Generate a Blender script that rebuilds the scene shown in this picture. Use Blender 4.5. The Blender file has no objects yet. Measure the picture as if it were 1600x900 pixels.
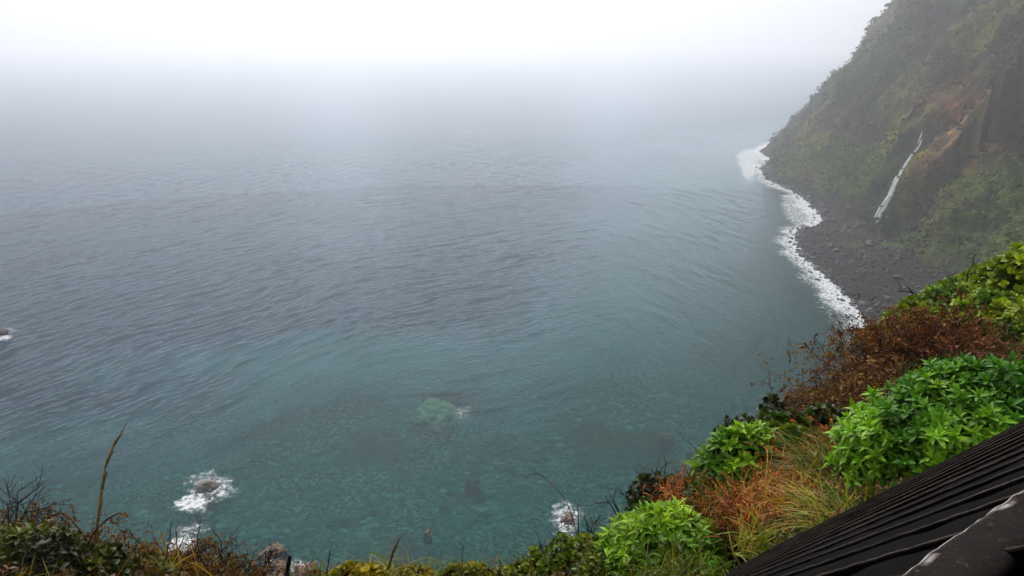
import bpy, math, random
import numpy as np
from mathutils import Vector, Matrix
from mathutils.bvhtree import BVHTree

R = math.radians
rng = np.random.default_rng(7)
random.seed(7)
scene = bpy.context.scene
col = scene.collection

# ------------------------------------------------------------------ camera, light, exposure
H = 85.0                                   # eye height above the sea
F = 1190.0                                 # focal length in pixels of the 1600 wide photograph
PITCH = R(18.2)
cam_d = bpy.data.cameras.new("camera")
cam = bpy.data.objects.new("camera", cam_d)
col.objects.link(cam)
cam_d.sensor_width = 36.0
cam_d.lens = 36.0 * F / 1600.0
cam_d.clip_start = 0.05
cam_d.clip_end = 30000
cam.location = (0, 0, H)
cam.rotation_euler = (R(90) - PITCH, 0, 0)
scene.camera = cam

SUN_EL, SUN_AZ = 50.0, 352.0               # azimuth clockwise from +Y
world = bpy.data.worlds.new("World")
scene.world = world
world.use_nodes = True
wn = world.node_tree.nodes
wl = world.node_tree.links
bg = wn['Background']
sky = wn.new('ShaderNodeTexSky')
sky.sky_type = 'NISHITA'
sky.sun_disc = False
sky.sun_elevation = R(SUN_EL)
sky.sun_rotation = R(SUN_AZ)
sky.air_density = 1.0
sky.dust_density = 6.0
sky.ozone_density = 1.0
hs = wn.new('ShaderNodeHueSaturation')
hs.inputs['Saturation'].default_value = 0.5
wl.new(sky.outputs[0], hs.inputs['Color'])
wl.new(hs.outputs[0], bg.inputs['Color'])
bg.inputs['Strength'].default_value = 0.15

sun_d = bpy.data.lights.new("sun", 'SUN')
sun_d.energy = 1.4
sun_d.angle = R(14)
sun_d.color = (1.0, 0.97, 0.92)
sun = bpy.data.objects.new("sun", sun_d)
col.objects.link(sun)
_a = R(SUN_AZ)
_d = Vector((math.sin(_a) * math.cos(R(SUN_EL)), math.cos(_a) * math.cos(R(SUN_EL)), math.sin(R(SUN_EL))))
sun.rotation_euler = _d.to_track_quat('Z', 'Y').to_euler()
sun.location = (0, 0, 400)

scene.view_settings.view_transform = 'Standard'
scene.view_settings.look = 'None'
scene.view_settings.gamma = 1.0
scene.view_settings.use_curve_mapping = False
scene.view_settings.exposure = 0.24
HAZE_DENSITY = 0.00066

scene.render.engine = 'CYCLES'
cy = scene.cycles
cy.use_denoising = True
cy.max_bounces = 10
cy.diffuse_bounces = 3
cy.glossy_bounces = 2
cy.transmission_bounces = 3
cy.transparent_max_bounces = 6
cy.volume_bounces = 8
cy.sample_clamp_indirect = 4.0

# ------------------------------------------------------------------ helpers
def ray(px, py):
    x = (px - 800.0) / F
    y = (450.0 - py) / F
    c, s = math.cos(PITCH), math.sin(PITCH)
    v = np.array([x, c + y * s, -s + y * c])
    return v / np.linalg.norm(v)

def at_z(px, py, z=0.0):
    v = ray(px, py)
    t = (z - H) / v[2]
    return np.array([v[0] * t, v[1] * t, z])

def at_r(px, py, r):
    v = ray(px, py)
    t = r / math.hypot(v[0], v[1])
    return np.array([v[0] * t, v[1] * t, H + v[2] * t])

def project(X, Y, Z):
    c, s = math.cos(PITCH), math.sin(PITCH)
    dz = Z - H
    f = Y * c - dz * s
    u = Y * s + dz * c
    f = np.maximum(f, 1e-3)
    return 800 + F * X / f, 450 - F * u / f

def _hash(ix, iy, iz, seed):
    h = (ix * 374761393 + iy * 668265263 + iz * 2147483647 + seed * 974634777) & 0xffffffff
    h = ((h ^ (h >> 13)) * 1274126177) & 0xffffffff
    h = ((h ^ (h >> 15)) * 2246822519) & 0xffffffff
    return ((h ^ (h >> 16)) & 0xffffff) / float(0xffffff)

def vnoise(x, y, z=None, seed=0):
    x = np.asarray(x, float); y = np.asarray(y, float)
    z = np.zeros_like(x) if z is None else np.asarray(z, float)
    fx, fy, fz = np.floor(x), np.floor(y), np.floor(z)
    ix, iy, iz = fx.astype(np.int64), fy.astype(np.int64), fz.astype(np.int64)
    tx, ty, tz = x - fx, y - fy, z - fz
    tx = tx * tx * (3 - 2 * tx); ty = ty * ty * (3 - 2 * ty); tz = tz * tz * (3 - 2 * tz)
    def L(a, b, t): return a + (b - a) * t
    c = [[[_hash(ix + i, iy + j, iz + k, seed) for k in (0, 1)] for j in (0, 1)] for i in (0, 1)]
    a0 = L(L(c[0][0][0], c[1][0][0], tx), L(c[0][1][0], c[1][1][0], tx), ty)
    a1 = L(L(c[0][0][1], c[1][0][1], tx), L(c[0][1][1], c[1][1][1], tx), ty)
    return L(a0, a1, tz) * 2 - 1

def fbm(x, y, z=None, octaves=4, seed=0, gain=0.5):
    s = 0; a = 1; n = 0
    for o in range(octaves):
        f = 2.03 ** o
        s = s + a * vnoise(np.asarray(x) * f, np.asarray(y) * f, None if z is None else np.asarray(z) * f, seed + o * 17)
        n += a; a *= gain
    return s / n

def ss(a, b, x):
    t = np.clip((x - a) / (b - a), 0, 1)
    return t * t * (3 - 2 * t)

def new_mesh(name, V, Fc, mat=None, parent=None, cols=None, smooth=True, attrs=None):
    """V (n,3), Fc (m,k) array or a list of such arrays."""
    V = np.asarray(V, np.float32)
    if not isinstance(Fc, list): Fc = [Fc]
    Fc = [np.asarray(f, np.int32) for f in Fc if len(f)]
    me = bpy.data.meshes.new(name)
    me.vertices.add(len(V)); me.vertices.foreach_set('co', V.ravel())
    nl = sum(f.size for f in Fc); npoly = sum(len(f) for f in Fc)
    me.loops.add(nl); me.polygons.add(npoly)
    me.loops.foreach_set('vertex_index', np.concatenate([f.ravel() for f in Fc]))
    tot = np.concatenate([np.full(len(f), f.shape[1], np.int32) for f in Fc])
    st = np.concatenate([[0], np.cumsum(tot)[:-1]]).astype(np.int32)
    me.polygons.foreach_set('loop_start', st)
    me.polygons.foreach_set('use_smooth', np.full(npoly, smooth))
    me.update(calc_edges=True)
    if cols is not None:
        c = np.ones((len(V), 4), np.float32); c[:, :3] = cols
        a = me.color_attributes.new('Col', 'FLOAT_COLOR', 'POINT')
        a.data.foreach_set('color', c.ravel())
    for k, v in (attrs or {}).items():
        a = me.attributes.new(k, 'FLOAT', 'POINT')
        a.data.foreach_set('value', np.asarray(v, np.float32).ravel())
    me.validate()
    ob = bpy.data.objects.new(name, me)
    col.objects.link(ob)
    if mat: me.materials.append(mat)
    if parent: ob.parent = parent
    return ob

def tag(o, label=None, cat=None, group=None, kind=None):
    if label: o['label'] = label
    if cat: o['category'] = cat
    if group: o['group'] = group
    if kind: o['kind'] = kind
    return o

def empty(name, loc, label, cat, group=None):
    o = bpy.data.objects.new(name, None)
    o.empty_display_size = 0.2
    o.location = [float(q) for q in loc]
    col.objects.link(o)
    return tag(o, label, cat, group)

def sRGB(r, g, b):
    f = lambda c: ((c / 255 + 0.055) / 1.055) ** 2.4 if c > 10 else c / 255 / 12.92
    return np.array([f(r), f(g), f(b)])

# ------------------------------------------------------------------ materials
class NT:
    def __init__(s, name):
        s.m = bpy.data.materials.new(name); s.m.use_nodes = True
        s.t = s.m.node_tree; s.n = s.t.nodes; s.l = s.t.links
        s.n.clear()
        s.out = s.n.new('ShaderNodeOutputMaterial')
    def node(s, typ, ins=None, **kw):
        o = s.n.new(typ)
        for k, v in kw.items(): setattr(o, k, v)
        for k, v in (ins or {}).items():
            if isinstance(v, bpy.types.NodeSocket): s.l.new(v, o.inputs[k])
            else: o.inputs[k].default_value = v
        return o
    def math(s, op, a, b=0.0, clamp=False):
        o = s.node('ShaderNodeMath', {0: a, 1: b}, operation=op); o.use_clamp = clamp
        return o.outputs[0]
    def noise(s, vec, scale, detail=4, rough=0.5, dist=0.0):
        return s.node('ShaderNodeTexNoise', {'Vector': vec, 'Scale': scale, 'Detail': detail, 'Roughness': rough, 'Distortion': dist}).outputs[0]
    def ramp(s, fac, stops):
        o = s.node('ShaderNodeValToRGB', {'Fac': fac})
        e = o.color_ramp.elements
        while len(e) < len(stops): e.new(0.5)
        for i, (p, c) in enumerate(stops):
            e[i].position = p; e[i].color = (*c, 1) if len(c) == 3 else c
        return o.outputs[0]
    def mixc(s, fac, a, b, mode='MIX'):
        o = s.node('ShaderNodeMix', data_type='RGBA', blend_type=mode)
        for idx, v in ((0, fac), (6, a), (7, b)):
            if isinstance(v, bpy.types.NodeSocket): s.l.new(v, o.inputs[idx])
            else: o.inputs[idx].default_value = (*v, 1) if idx and len(v) == 3 else v
        return o.outputs[2]
    def range(s, v, a, b, c=0.0, d=1.0):
        return s.node('ShaderNodeMapRange', {0: v, 1: a, 2: b, 3: c, 4: d}, interpolation_type='SMOOTHSTEP').outputs[0]
    def done(s, sh):
        s.l.new(sh, s.out.inputs['Surface']); return s.m

def mat_leaf(name, rough=0.45, transl=0.3, spec=0.5):
    t = NT(name)
    c = t.node('ShaderNodeVertexColor', layer_name='Col').outputs[0]
    geo = t.node('ShaderNodeNewGeometry')
    n = t.noise(geo.outputs['Position'], 45.0, 3)
    c2 = t.mixc(1.0, c, t.ramp(n, [(0.3, (0.66, 0.70, 0.54)), (0.7, (1.32, 1.28, 1.0))]), 'MULTIPLY')
    p = t.node('ShaderNodeBsdfPrincipled', {'Base Color': c2, 'Roughness': rough, 'Specular IOR Level': spec})
    tr = t.node('ShaderNodeBsdfTranslucent', {'Color': t.mixc(1.0, c2, (1.3, 1.35, 0.5), 'MULTIPLY')})
    return t.done(t.node('ShaderNodeMixShader', {0: transl, 1: p.outputs[0], 2: tr.outputs[0]}).outputs[0])

def mat_attr(name, rough=0.8, scale=8.0, lo=0.7, hi=1.25, bump=0.0, bscale=20.0, spec=0.3, bdist=0.05):
    t = NT(name)
    c = t.node('ShaderNodeVertexColor', layer_name='Col').outputs[0]
    geo = t.node('ShaderNodeNewGeometry')
    n = t.noise(geo.outputs['Position'], scale, 6, 0.6)
    c2 = t.mixc(1.0, c, t.ramp(n, [(0.3, (lo * .72,) * 3), (0.7, (hi * .72,) * 3)]), 'MULTIPLY')
    p = t.node('ShaderNodeBsdfPrincipled', {'Base Color': c2, 'Roughness': rough, 'Specular IOR Level': spec})
    if bump:
        b = t.node('ShaderNodeBump', {'Strength': bump, 'Distance': bdist, 'Height': t.noise(geo.outputs['Position'], bscale, 6, 0.65)})
        t.l.new(b.outputs[0], p.inputs['Normal'])
    return t.done(p.outputs[0])

M_leaf = mat_leaf('glossy_leaf', 0.48, 0.2, 0.22)
M_dry = mat_leaf('dry_leaf', 0.7, 0.15, 0.2)
M_grass = mat_leaf('grass_blade', 0.5, 0.3, 0.35)
M_twig = mat_attr('twig_bark', 0.8, 60, 0.6, 1.3)
M_soil = mat_attr('soil', 0.95, 12, 0.6, 1.3, 0.6, 25, 0.2)
M_rock = mat_attr('sea_rock', 0.55, 1.3, 0.6, 1.35, 0.8, 1.5, 0.5, 0.3)
M_cliff = mat_attr('cliff_ground', 0.9, 0.35, 0.6, 1.45, 0.9, 0.5, 0.2, 1.2)
M_scrub = mat_attr('cliff_scrub_leaves', 0.8, 0.5, 0.75, 1.3, 0, 1, 0.2)

# ------------------------------------------------------------------ land shape
# shoreline of the land, walked from the far tip to the foot of the near cliff: px, py, beach width, slope
SHORE = [(1188, 236, 0, 1.0), (1206, 250, 0, 1.1), (1190, 262, 0, 1.3), (1200, 280, 0, 1.5), (1238, 297, 2, 1.6), (1270, 318, 4, 1.6),
         (1288, 338, 8, 1.5), (1286, 350, 22, 1.6), (1250, 360, 44, 1.6), (1242, 372, 44, 1.6), (1254, 396, 40, 1.5), (1280, 422, 38, 1.5),
         (1320, 455, 34, 1.5), (1352, 490, 28, 1.5), (1380, 535, 20, 1.4), (1390, 600, 14, 1.0), (1340, 720, 6, .55), (1200, 850, 4, .5),
         (1000, 930, 3, .45), (800, 960, 2, .45), (560, 925, 2, .45), (440, 915, 2, .45), (200, 960, 2, .45), (-200, 1000, 2, .45), (-900, 1100, 2, .45)]
_sh = np.array([[*at_z(a, b)[:2], w, s] for a, b, w, s in SHORE])
_tip = _sh[0]
_back = np.array([[_tip[0] + 22, _tip[1] + 40, 0, 1.2], [_tip[0] + 70, _tip[1] + 90, 0, 1.9], [_tip[0] + 260, _tip[1] + 200, 0, 1.9], [_tip[0] + 1200, _tip[1] + 500, 0, 1.6]])[::-1]
_cx, _cyy = _sh[-1, 0], _sh[-1, 1]
_end = np.array([[_cx - 400, _cyy - 120, 2, .5], [_cx - 400, -900, 2, .5], [_tip[0] + 1200, -900, 0, 1.]])
POLY = np.vstack([_back, _sh, _end])

def shore_info(x, y):
    """signed distance (+ on land) to the shoreline, beach width and slope there"""
    x = np.asarray(x, float); y = np.asarray(y, float)
    best = np.full(x.shape, 1e18); w = np.zeros(x.shape); s = np.ones(x.shape)
    inside = np.zeros(x.shape, bool)
    n = len(POLY)
    for i in range(n):
        a, b = POLY[i], POLY[(i + 1) % n]
        dx, dy = b[0] - a[0], b[1] - a[1]
        t = np.clip(((x - a[0]) * dx + (y - a[1]) * dy) / (dx * dx + dy * dy), 0, 1)
        d = (x - a[0] - t * dx) ** 2 + (y - a[1] - t * dy) ** 2
        k = d < best
        best = np.where(k, d, best)
        w = np.where(k, a[2] + t * (b[2] - a[2]), w)
        s = np.where(k, a[3] + t * (b[3] - a[3]), s)
        if a[1] != b[1]:
            c = ((a[1] > y) != (b[1] > y)) & (x < (b[0] - a[0]) * (y - a[1]) / (b[1] - a[1]) + a[0])
            inside ^= c
    d = np.sqrt(best)
    return np.where(inside, d, -d), w, s

def far_height(x, y):
    wx = x + 9 * fbm(x / 60, y / 60, octaves=3, seed=3) + 2.0 * fbm(x / 9, y / 9, octaves=3, seed=5)
    wy = y + 9 * fbm(x / 60, y / 60, octaves=3, seed=11) + 2.0 * fbm(x / 9, y / 9, octaves=3, seed=13)
    k = ss(2, 30, shore_info(x, y)[0])
    wx = x + (wx - x) * (.15 + .85 * k); wy = y + (wy - y) * (.15 + .85 * k)
    d, w, s = shore_info(wx, wy)
    dd = np.maximum(d - w, 0)
    low = np.minimum(dd, 14) * s * 0.85
    up = np.maximum(dd - 14, 0)
    h = np.where(d > 0, 0.10 * np.minimum(d, w) + low + up * s, np.maximum(d * 0.16, -14))
    h = h + ss(20, 60, dd) * 5 * fbm(x / 26, y / 26, octaves=3, seed=23)
    return np.minimum(h, 330 + 6 * fbm(x / 40, y / 40, seed=2))

# brink of the terrace by azimuth: px, py of the ground, horizontal distance
BR = [(-900, 840, 5.5), (-300, 845, 5.6), (0, 858, 5.4), (200, 900, 5.2), (400, 940, 4.9), (600, 935, 5.0), (800, 925, 5.2), (900, 888, 5.5), (1020, 812, 6.0), (1150, 735, 6.8),
      (1240, 668, 7.8), (1290, 612, 8.8), (1380, 548, 10.5), (1440, 515, 11.5), (1500, 482, 13.0), (1600, 428, 15.5), (1750, 385, 18.0), (2100, 350, 22.0)]
_br = []
for a, b, r in BR:
    q = at_r(a, b, r); _br.append((math.atan2(q[0], q[1]), r, q[2] - H))
_br = np.array(_br)

# plane of the boarded roof beside the viewer
E = np.array([0, 0, H])
d1 = ray(880, 1020); d2 = ray(1320, 765)
nP = np.cross(d1, d2); nP /= np.linalg.norm(nP)
P0 = E + ray(1500, 842) * .78
if nP @ (E - P0) < 0: nP = -nP
uP = d1; vP = np.cross(nP, uP)
def onp(px, py):
    v = ray(px, py); t_ = (nP @ (P0 - E)) / (nP @ v); q = E + v * t_ - P0
    return q @ uP, q @ vP
uA, vA = onp(1320, 892); uB, vB = onp(1320, 801)
if vB < vA: vP = -vP; vA, vB = -vA, -vB
bw = (vB - vA) / 12.4
u0 = min(onp(1600, 665)[0], onp(1600, 842)[0]) - 2.0
_vs = np.linspace(vA - 10 * bw, vA + 14 * bw, 60)
_ue = []
for _v in _vs:                               # the hip: boards end along a slanting line
    _u = np.linspace(-1, 9, 2000)
    _q = P0 + _u[:, None] * uP + _v * vP
    _py = project(_q[:, 0], _q[:, 1], _q[:, 2])[1]
    _k = np.argmax(_py > 935); _ue.append(_u[_k] if (_py > 935).any() else _u[-1])
_ue = np.minimum(np.array(_ue), 7.0)
def u_end(v): return np.interp(v, _vs, _ue)
u1 = float(_ue.max())
print('ROOF', bw, u0, u1, nP, vA, vB, onp(1600, 665), onp(1105, 899))

def near_height(x, y):
    az = np.arctan2(x, y); r = np.hypot(x, y)
    rb = np.interp(az, _br[:, 0], _br[:, 1]); zb = np.interp(az, _br[:, 0], _br[:, 2])
    t = np.clip((r - 1.5) / (rb - 1.5), 0, 1)
    zin = -2.35 + (zb + 2.35) * t
    over = np.maximum(r - rb, 0)
    drop = over * 0.5 + np.maximum(over - .6, 0) * 2.0
    n = 0.10 * fbm(x * 1.3, y * 1.3, octaves=4, seed=31) + ss(0, 6, over) * 1.2 * fbm(x / 3, y / 3, octaves=3, seed=37)
    h = H + zin - drop + n * ss(.5, 2, r)
    # the ground is cut away under the roof
    rz = P0[2] - (nP[0] * (x - P0[0]) + nP[1] * (y - P0[1])) / nP[2]
    vv = (x - P0[0]) * vP[0] + (y - P0[1]) * vP[1] + (rz - P0[2]) * vP[2]
    uu = (x - P0[0]) * uP[0] + (y - P0[1]) * uP[1] + (rz - P0[2]) * uP[2]
    cut = (vv > vA - 9 * bw - .1) & (vv < vA + 13 * bw + .08) & (uu < u_end(vv) + .12) & (uu > u0 - .1) & (rz > h - .9)
    return np.where(cut, np.minimum(h, rz - .22), h)

def ground_hit(px, py):
    v = ray(px, py)
    hr = math.hypot(v[0], v[1])
    rr = np.linspace(1.0, 30, 1500)
    X = v[0] / hr * rr; Y = v[1] / hr * rr; Z = H + v[2] / hr * rr
    g = near_height(X, Y)
    hit = (Z < g) & (rr > 1.6)
    k = np.argmax(hit) if hit.any() else np.argmin(np.where(rr > 2, Z - g, 99))
    return np.array([X[k], Y[k], g[k]])

def on_ground(px, r):
    """point of the terrace under image column px at horizontal distance r"""
    v = ray(px, 600); h = math.hypot(v[0], v[1])
    x, y = v[0] / h * r, v[1] / h * r
    return np.array([x, y, float(near_height(np.array([x]), np.array([y]))[0])])

def grid_faces(nu, nv):
    i = np.arange(nu * nv).reshape(nu, nv)
    return np.stack([i[:-1, :-1], i[1:, :-1], i[1:, 1:], i[:-1, 1:]], -1).reshape(-1, 4)

# ------------------------------------------------------------------ far cliff
gx = np.concatenate([np.arange(20, 300, 1.25), np.arange(300, 1100, 5.0)])
gy = np.concatenate([np.arange(-100, 90, 5.0), np.arange(90, 640, 1.25), np.arange(640, 1000, 6.0)])
GX, GY = np.meshgrid(gx, gy, indexing='ij')
GZ = far_height(GX, GY)
k = np.hypot(GX, GY)
nearz = near_height(GX, GY)
GZ = np.where(k < 90, np.minimum(GZ, nearz - 1.5 - k * 0.02), GZ)
# keep the land right of the terrace below the sight lines over it
dep = H - k * 0.32 - 4
az = np.arctan2(GX, GY)
GZ = np.where(k < 190, np.minimum(GZ, np.maximum(dep, 0.05 * k) + ss(98, 190, k) * 200), GZ)
# rock displacement along the surface normal
dzx = np.gradient(GZ, axis=0) / np.gradient(GX, axis=0); dzy = np.gradient(GZ, axis=1) / np.gradient(GY, axis=1)
nl = np.sqrt(dzx ** 2 + dzy ** 2 + 1)
steep = 1 - 1 / nl
disp = fbm(GX / 38, GY / 38, GZ / 90, 3, 43) * 12 * ss(8, 50, GZ) + (fbm(GX / 14, GY / 14, GZ / 18, 5, 41, .58) * 9 + (1 - np.abs(fbm(GX / 7, GY / 7, GZ / 12, 4, 47))) * 4.0 - 2.6) * ss(1.5, 22, GZ) + (1 - np.abs(fbm(GX / 5, GY / 5, GZ / 6, 4, 57)) * 2.4 - .45) * 2.0 * ss(5, 20, GZ) + fbm(GX / 3, GY / 3, GZ / 3, 3, 53) * 0.8 * ss(-.5, 1.0, GZ)
PX = GX - dzx / nl * disp; PY = GY - dzy / nl * disp; PZ = GZ + disp / nl
# ground colours of the cliff
px_, py_ = project(PX, PY, PZ)
n1 = fbm(PX / 18, PY / 18, PZ / 18, 5, 61); n2 = fbm(PX / 5, PY / 5, PZ / 5, 4, 67); n3 = fbm(PX / 34, PY / 34, PZ / 34, 3, 71) * 1.3
C_rock = sRGB(74, 64, 52); C_dark = sRGB(32, 30, 26); C_olive = sRGB(126, 122, 36); C_green = sRGB(46, 80, 18); C_red = sRGB(124, 70, 52); C_tan = sRGB(150, 116, 78)
def blend(a, b, t): return a + (b - a) * np.clip(t, 0, 1)[..., None]
base = np.zeros(PX.shape + (3,)) + C_rock
base = blend(base, C_dark, ss(-.1, .3, n2 + .3 * n1))
veg = ss(-.22, .12, n1 + .45 * n2 + .12)
def patch(cx, cy, rx, ry, soft=.5):
    q = np.sqrt(((px_ - cx) / rx) ** 2 + ((py_ - cy) / ry) ** 2) + 0.55 * n1 + .3 * n2
    return 1 - ss(1 - soft, 1 + soft, q)
bare = np.clip(patch(1530, 180, 85, 95) + patch(1500, 260, 60, 75) + patch(1470, 400, 60, 70) * .7 + patch(1440, 300, 45, 60) * .6 + patch(1250, 285, 70, 25) * .6, 0, 1)
veg = veg * (1 - .8 * bare)
base = blend(base, C_red, bare * ss(-.35, .25, n2 + n3) * .95)
base = blend(base, C_tan, bare * ss(.12, .4, n1 + n2) * .6)
vegc = blend(np.zeros(PX.shape + (3,)) + C_green, C_olive, ss(-.2, .25, n3 + .5 * n2))
base = blend(base, vegc, veg)
dkp = np.clip(patch(1590, 120, 50, 140) + patch(1450, 110, 40, 60) * .5 + patch(1330, 200, 40, 60) * .4, 0, 1)
base = blend(base, sRGB(44, 56, 34), dkp * .8)
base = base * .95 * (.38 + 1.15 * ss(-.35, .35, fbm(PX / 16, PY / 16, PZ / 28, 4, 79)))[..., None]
lush = np.clip(patch(1550, 340, 120, 70) + patch(1500, 300, 40, 25) + patch(1300, 262, 110, 36) + patch(1340, 290, 30, 25) * .7 + patch(1415, 385, 30, 25) * .8, 0, 1)
base = blend(base, sRGB(92, 116, 26), lush * ss(-.5, .1, n2))
beach = 1 - ss(3.8, 7.5, PZ + 5 * n1 + 2 * n2)
C_beach = sRGB(19, 17, 16)
base = blend(base, C_beach * np.ones(3), beach)
base = blend(base, sRGB(44, 40, 36), beach * ss(.2, .45, n2))
base = blend(base, sRGB(16, 16, 15), 1 - ss(0.2, 2.0, PZ))
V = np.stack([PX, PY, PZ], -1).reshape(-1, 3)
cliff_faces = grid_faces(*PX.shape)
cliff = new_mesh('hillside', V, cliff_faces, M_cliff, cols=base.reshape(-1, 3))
tag(cliff, kind='structure', label='steep green and brown sea cliff fading into fog')
cliff_bvh = BVHTree.FromPolygons(V.tolist(), cliff_faces.tolist())

# ------------------------------------------------------------------ near hillside
azs = np.concatenate([np.linspace(-math.pi * .75, -.85, 40)[:-1], np.linspace(-.85, 1.0, 420), np.linspace(1.0, math.pi * .75, 40)[1:]])
rs = np.concatenate([np.linspace(.4, 24, 260), np.geomspace(24.3, 75, 50)])
A, RR = np.meshgrid(azs, rs, indexing='ij')
NX, NY = np.sin(A) * RR, np.cos(A) * RR
NZ = np.maximum(near_height(NX, NY), -3)
n1b = fbm(NX * 1.2, NY * 1.2, octaves=4, seed=81)
ncol = blend(np.zeros(NX.shape + (3,)) + sRGB(48, 36, 24), sRGB(58, 62, 28), ss(-.2, .3, n1b))
terrace = new_mesh('ground', np.stack([NX, NY, NZ], -1).reshape(-1, 3), grid_faces(*NX.shape), M_soil, cols=ncol.reshape(-1, 3))
tag(terrace, kind='structure', label='dark soil of the terrace edge under the plants')

# ------------------------------------------------------------------ sea and seabed
ROCKS = [  # px, py, size x, size y (m), height above water, name/label
    (324, 762, 3.2, 3.6, .9), (428, 862, 4.0, 2.6, .7), (428, 892, 4.0, 3.2, 1.0), (478, 890, 3.2, 3.0, .9), (886, 812, 2.4, 3.0, .6), (-8, 523, 5.0, 4.0, 1.6), (668, 832, 1.4, 1.2, .3), (860, 850, 5.0, 3.0, -.15)]
def waves(x, y, th0, seed=5, n=26, lmin=2.4, lmax=15, sp=.22):
    g = np.random.default_rng(seed)
    z = np.zeros_like(x)
    wx = x + 6 * fbm(x / 35, y / 35, octaves=3, seed=91); wy = y + 6 * fbm(x / 35, y / 35, octaves=3, seed=92)
    for i in range(n):
        lam = lmin * (lmax / lmin) ** g.random()
        th = R(th0) + g.normal() * sp
        kx, ky = math.cos(th) * 2 * math.pi / lam, math.sin(th) * 2 * math.pi / lam
        ph = g.random() * 6.28
        amp = 0.0135 * lam ** .62
        s = np.sin(wx * kx + wy * ky + ph)
        z += amp * ((1 - np.abs(s)) * 2 - .7) if i % 3 == 0 else amp * s
    return z
azs = np.concatenate([np.linspace(-math.pi * .9, -.80, 50)[:-1], np.linspace(-.80, .86, 760), np.linspace(.86, math.pi * .9, 50)[1:]])
rs = np.concatenate([np.linspace(30, 80, 25)[:-1], np.arange(80, 460, .62), np.geomspace(461, 9000, 190)])
A, RR = np.meshgrid(azs, rs, indexing='ij')
SX, SY = np.sin(A) * RR, np.cos(A) * RR
SD, _, _ = shore_info(SX, SY); SD = -SD
fade = 1 - ss(380, 1500, RR) * .85
calm = ss(-2, 40, SD) * .6 + .4
gust = .75 + .5 * fbm(SX / 90, SY / 50, octaves=3, seed=95)
wL = 1 - ss(-.32, -.10, A); wR = ss(0.0, .22, A); wC = np.clip(1 - wL - wR, 0, 1)
SZ = wL * waves(SX, SY, 150, 5) + wC * waves(SX, SY, 117, 6) + wR * waves(SX, SY, 15, 7)
# near the cove the swell turns parallel to the shore
wS = ss(.12, .30, A) * (1 - ss(60, 150, SD)) * ss(120, 190, RR)
sdw = SD + 6 * fbm(SX / 16, SY / 16, octaves=4, seed=93)
SZ = SZ + wS * (1 + .8 * fbm(SX / 30, SY / 30, octaves=2, seed=94)) * (.09 * (1 - np.abs(np.sin(sdw * math.pi / 9.5)) * 2) + .07 * np.sin(sdw * 2 * math.pi / 4.3 + fbm(SX / 9, SY / 9, octaves=2, seed=96) * 3))
SZ = SZ * fade * calm * gust
# shallow: clear water over a stony floor, widest in the near bight
nb = fbm(SX / 40, SY / 40, octaves=4, seed=97)
shallow = 1 - ss(20, 135 - 55 * ss(20, 110, -SX), SD + 55 * nb - 40 * (1 - ss(120, 230, np.hypot(SX - 10, SY - 60))))
clarity = 1 - ss(10, 95, SD + 30 * nb - 25 * (1 - ss(90, 190, np.hypot(SX - 30, SY - 60))))
clarity = clarity * (1 - .85 * ss(.16, .32, A) * ss(150, 210, RR))
rockd = np.full(SX.shape, 1e9)
for (a, b, sx, sy, hh) in ROCKS:
    q = at_z(a, b)
    if hh > 0: rockd = np.minimum(rockd, np.hypot((SX - q[0]) / (sx * .5), (SY - q[1]) / (sy * .5)))
qr = at_z(682, 634)
reefd = np.hypot((SX - qr[0]) / 11, (SY - qr[1]) / 13)
clarity = np.maximum(clarity, 1.0 * (1 - ss(.45, 1.25, reefd + .25 * fbm(SX / 4, SY / 4, octaves=3, seed=143))))
sw = fbm(SX / 22, SY / 22, octaves=3, seed=101)
# breaking water: a band along the cove and the tip, rings and trails round the rocks
inc = ss(40, 90, SX + .25 * SY - 60)
swf = fbm(SX / 6, SY / 6, octaves=3, seed=103)
band = (1 - ss(2, 15, SD + 6 * sw + 4 * swf)) * inc
spx, spy = project(SX, SY, np.zeros_like(SX))
extra = 1.25 - 1.25 * ss(.6, 1.25, np.hypot((spx - 1255) / 38, (spy - 322) / 34) + .4 * sw)
tipf = 1 - ss(.5, 1.1, np.hypot((spx - 1172) / 26, (spy - 258) / 34) + .4 * sw)
foam = np.maximum(band, .55 * extra); foam = np.maximum(foam, .8 * tipf)
def fe(cx, cy, rx, ry, amt):
    global foam
    q = at_z(cx, cy); ax = at_z(cx + rx, cy)[0] - q[0]; ay = at_z(cx, cy - ry)[1] - q[1]
    f = amt * (1 - ss(.35, 1.15, np.hypot((SX - q[0]) / ax, (SY - q[1]) / ay) + .45 * fbm(SX / 3.5, SY / 3.5, octaves=4, seed=141)))
    foam = np.maximum(foam, f)
fe(306, 784, 40, 22, 1.0); fe(340, 766, 36, 30, .68); fe(318, 748, 34, 18, .55); fe(320, 775, 50, 36, .42); fe(302, 828, 44, 18, .58); fe(282, 848, 32, 18, .95); fe(885, 808, 32, 38, .6); fe(880, 815, 16, 20, .75)
fe(425, 878, 30, 8, .7); fe(470, 885, 34, 14, .7); fe(727, 643, 22, 14, .5); fe(4, 528, 22, 6, 1.0); fe(12, 516, 20, 5, .55); fe(668, 834, 8, 5, .6)
fe(742, 826, 3, 2.5, .9); fe(1300, 478, 30, 14, .42); fe(1058, 251, 9, 2, .7); fe(900, 212, 26, 4, .22); fe(700, 632, 6, 10, .25); fe(230, 800, 30, 10, .28)
t = NT('sea_water')
geo = t.node('ShaderNodeNewGeometry'); P_ = geo.outputs['Position']
aS = t.node('ShaderNodeAttribute', attribute_name='shallow').outputs['Fac']
aC = t.node('ShaderNodeAttribute', attribute_name='clarity').outputs['Fac']
aF = t.node('ShaderNodeAttribute', attribute_name='foam').outputs['Fac']
aL = t.node('ShaderNodeAttribute', attribute_name='wl').outputs['Fac']
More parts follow.
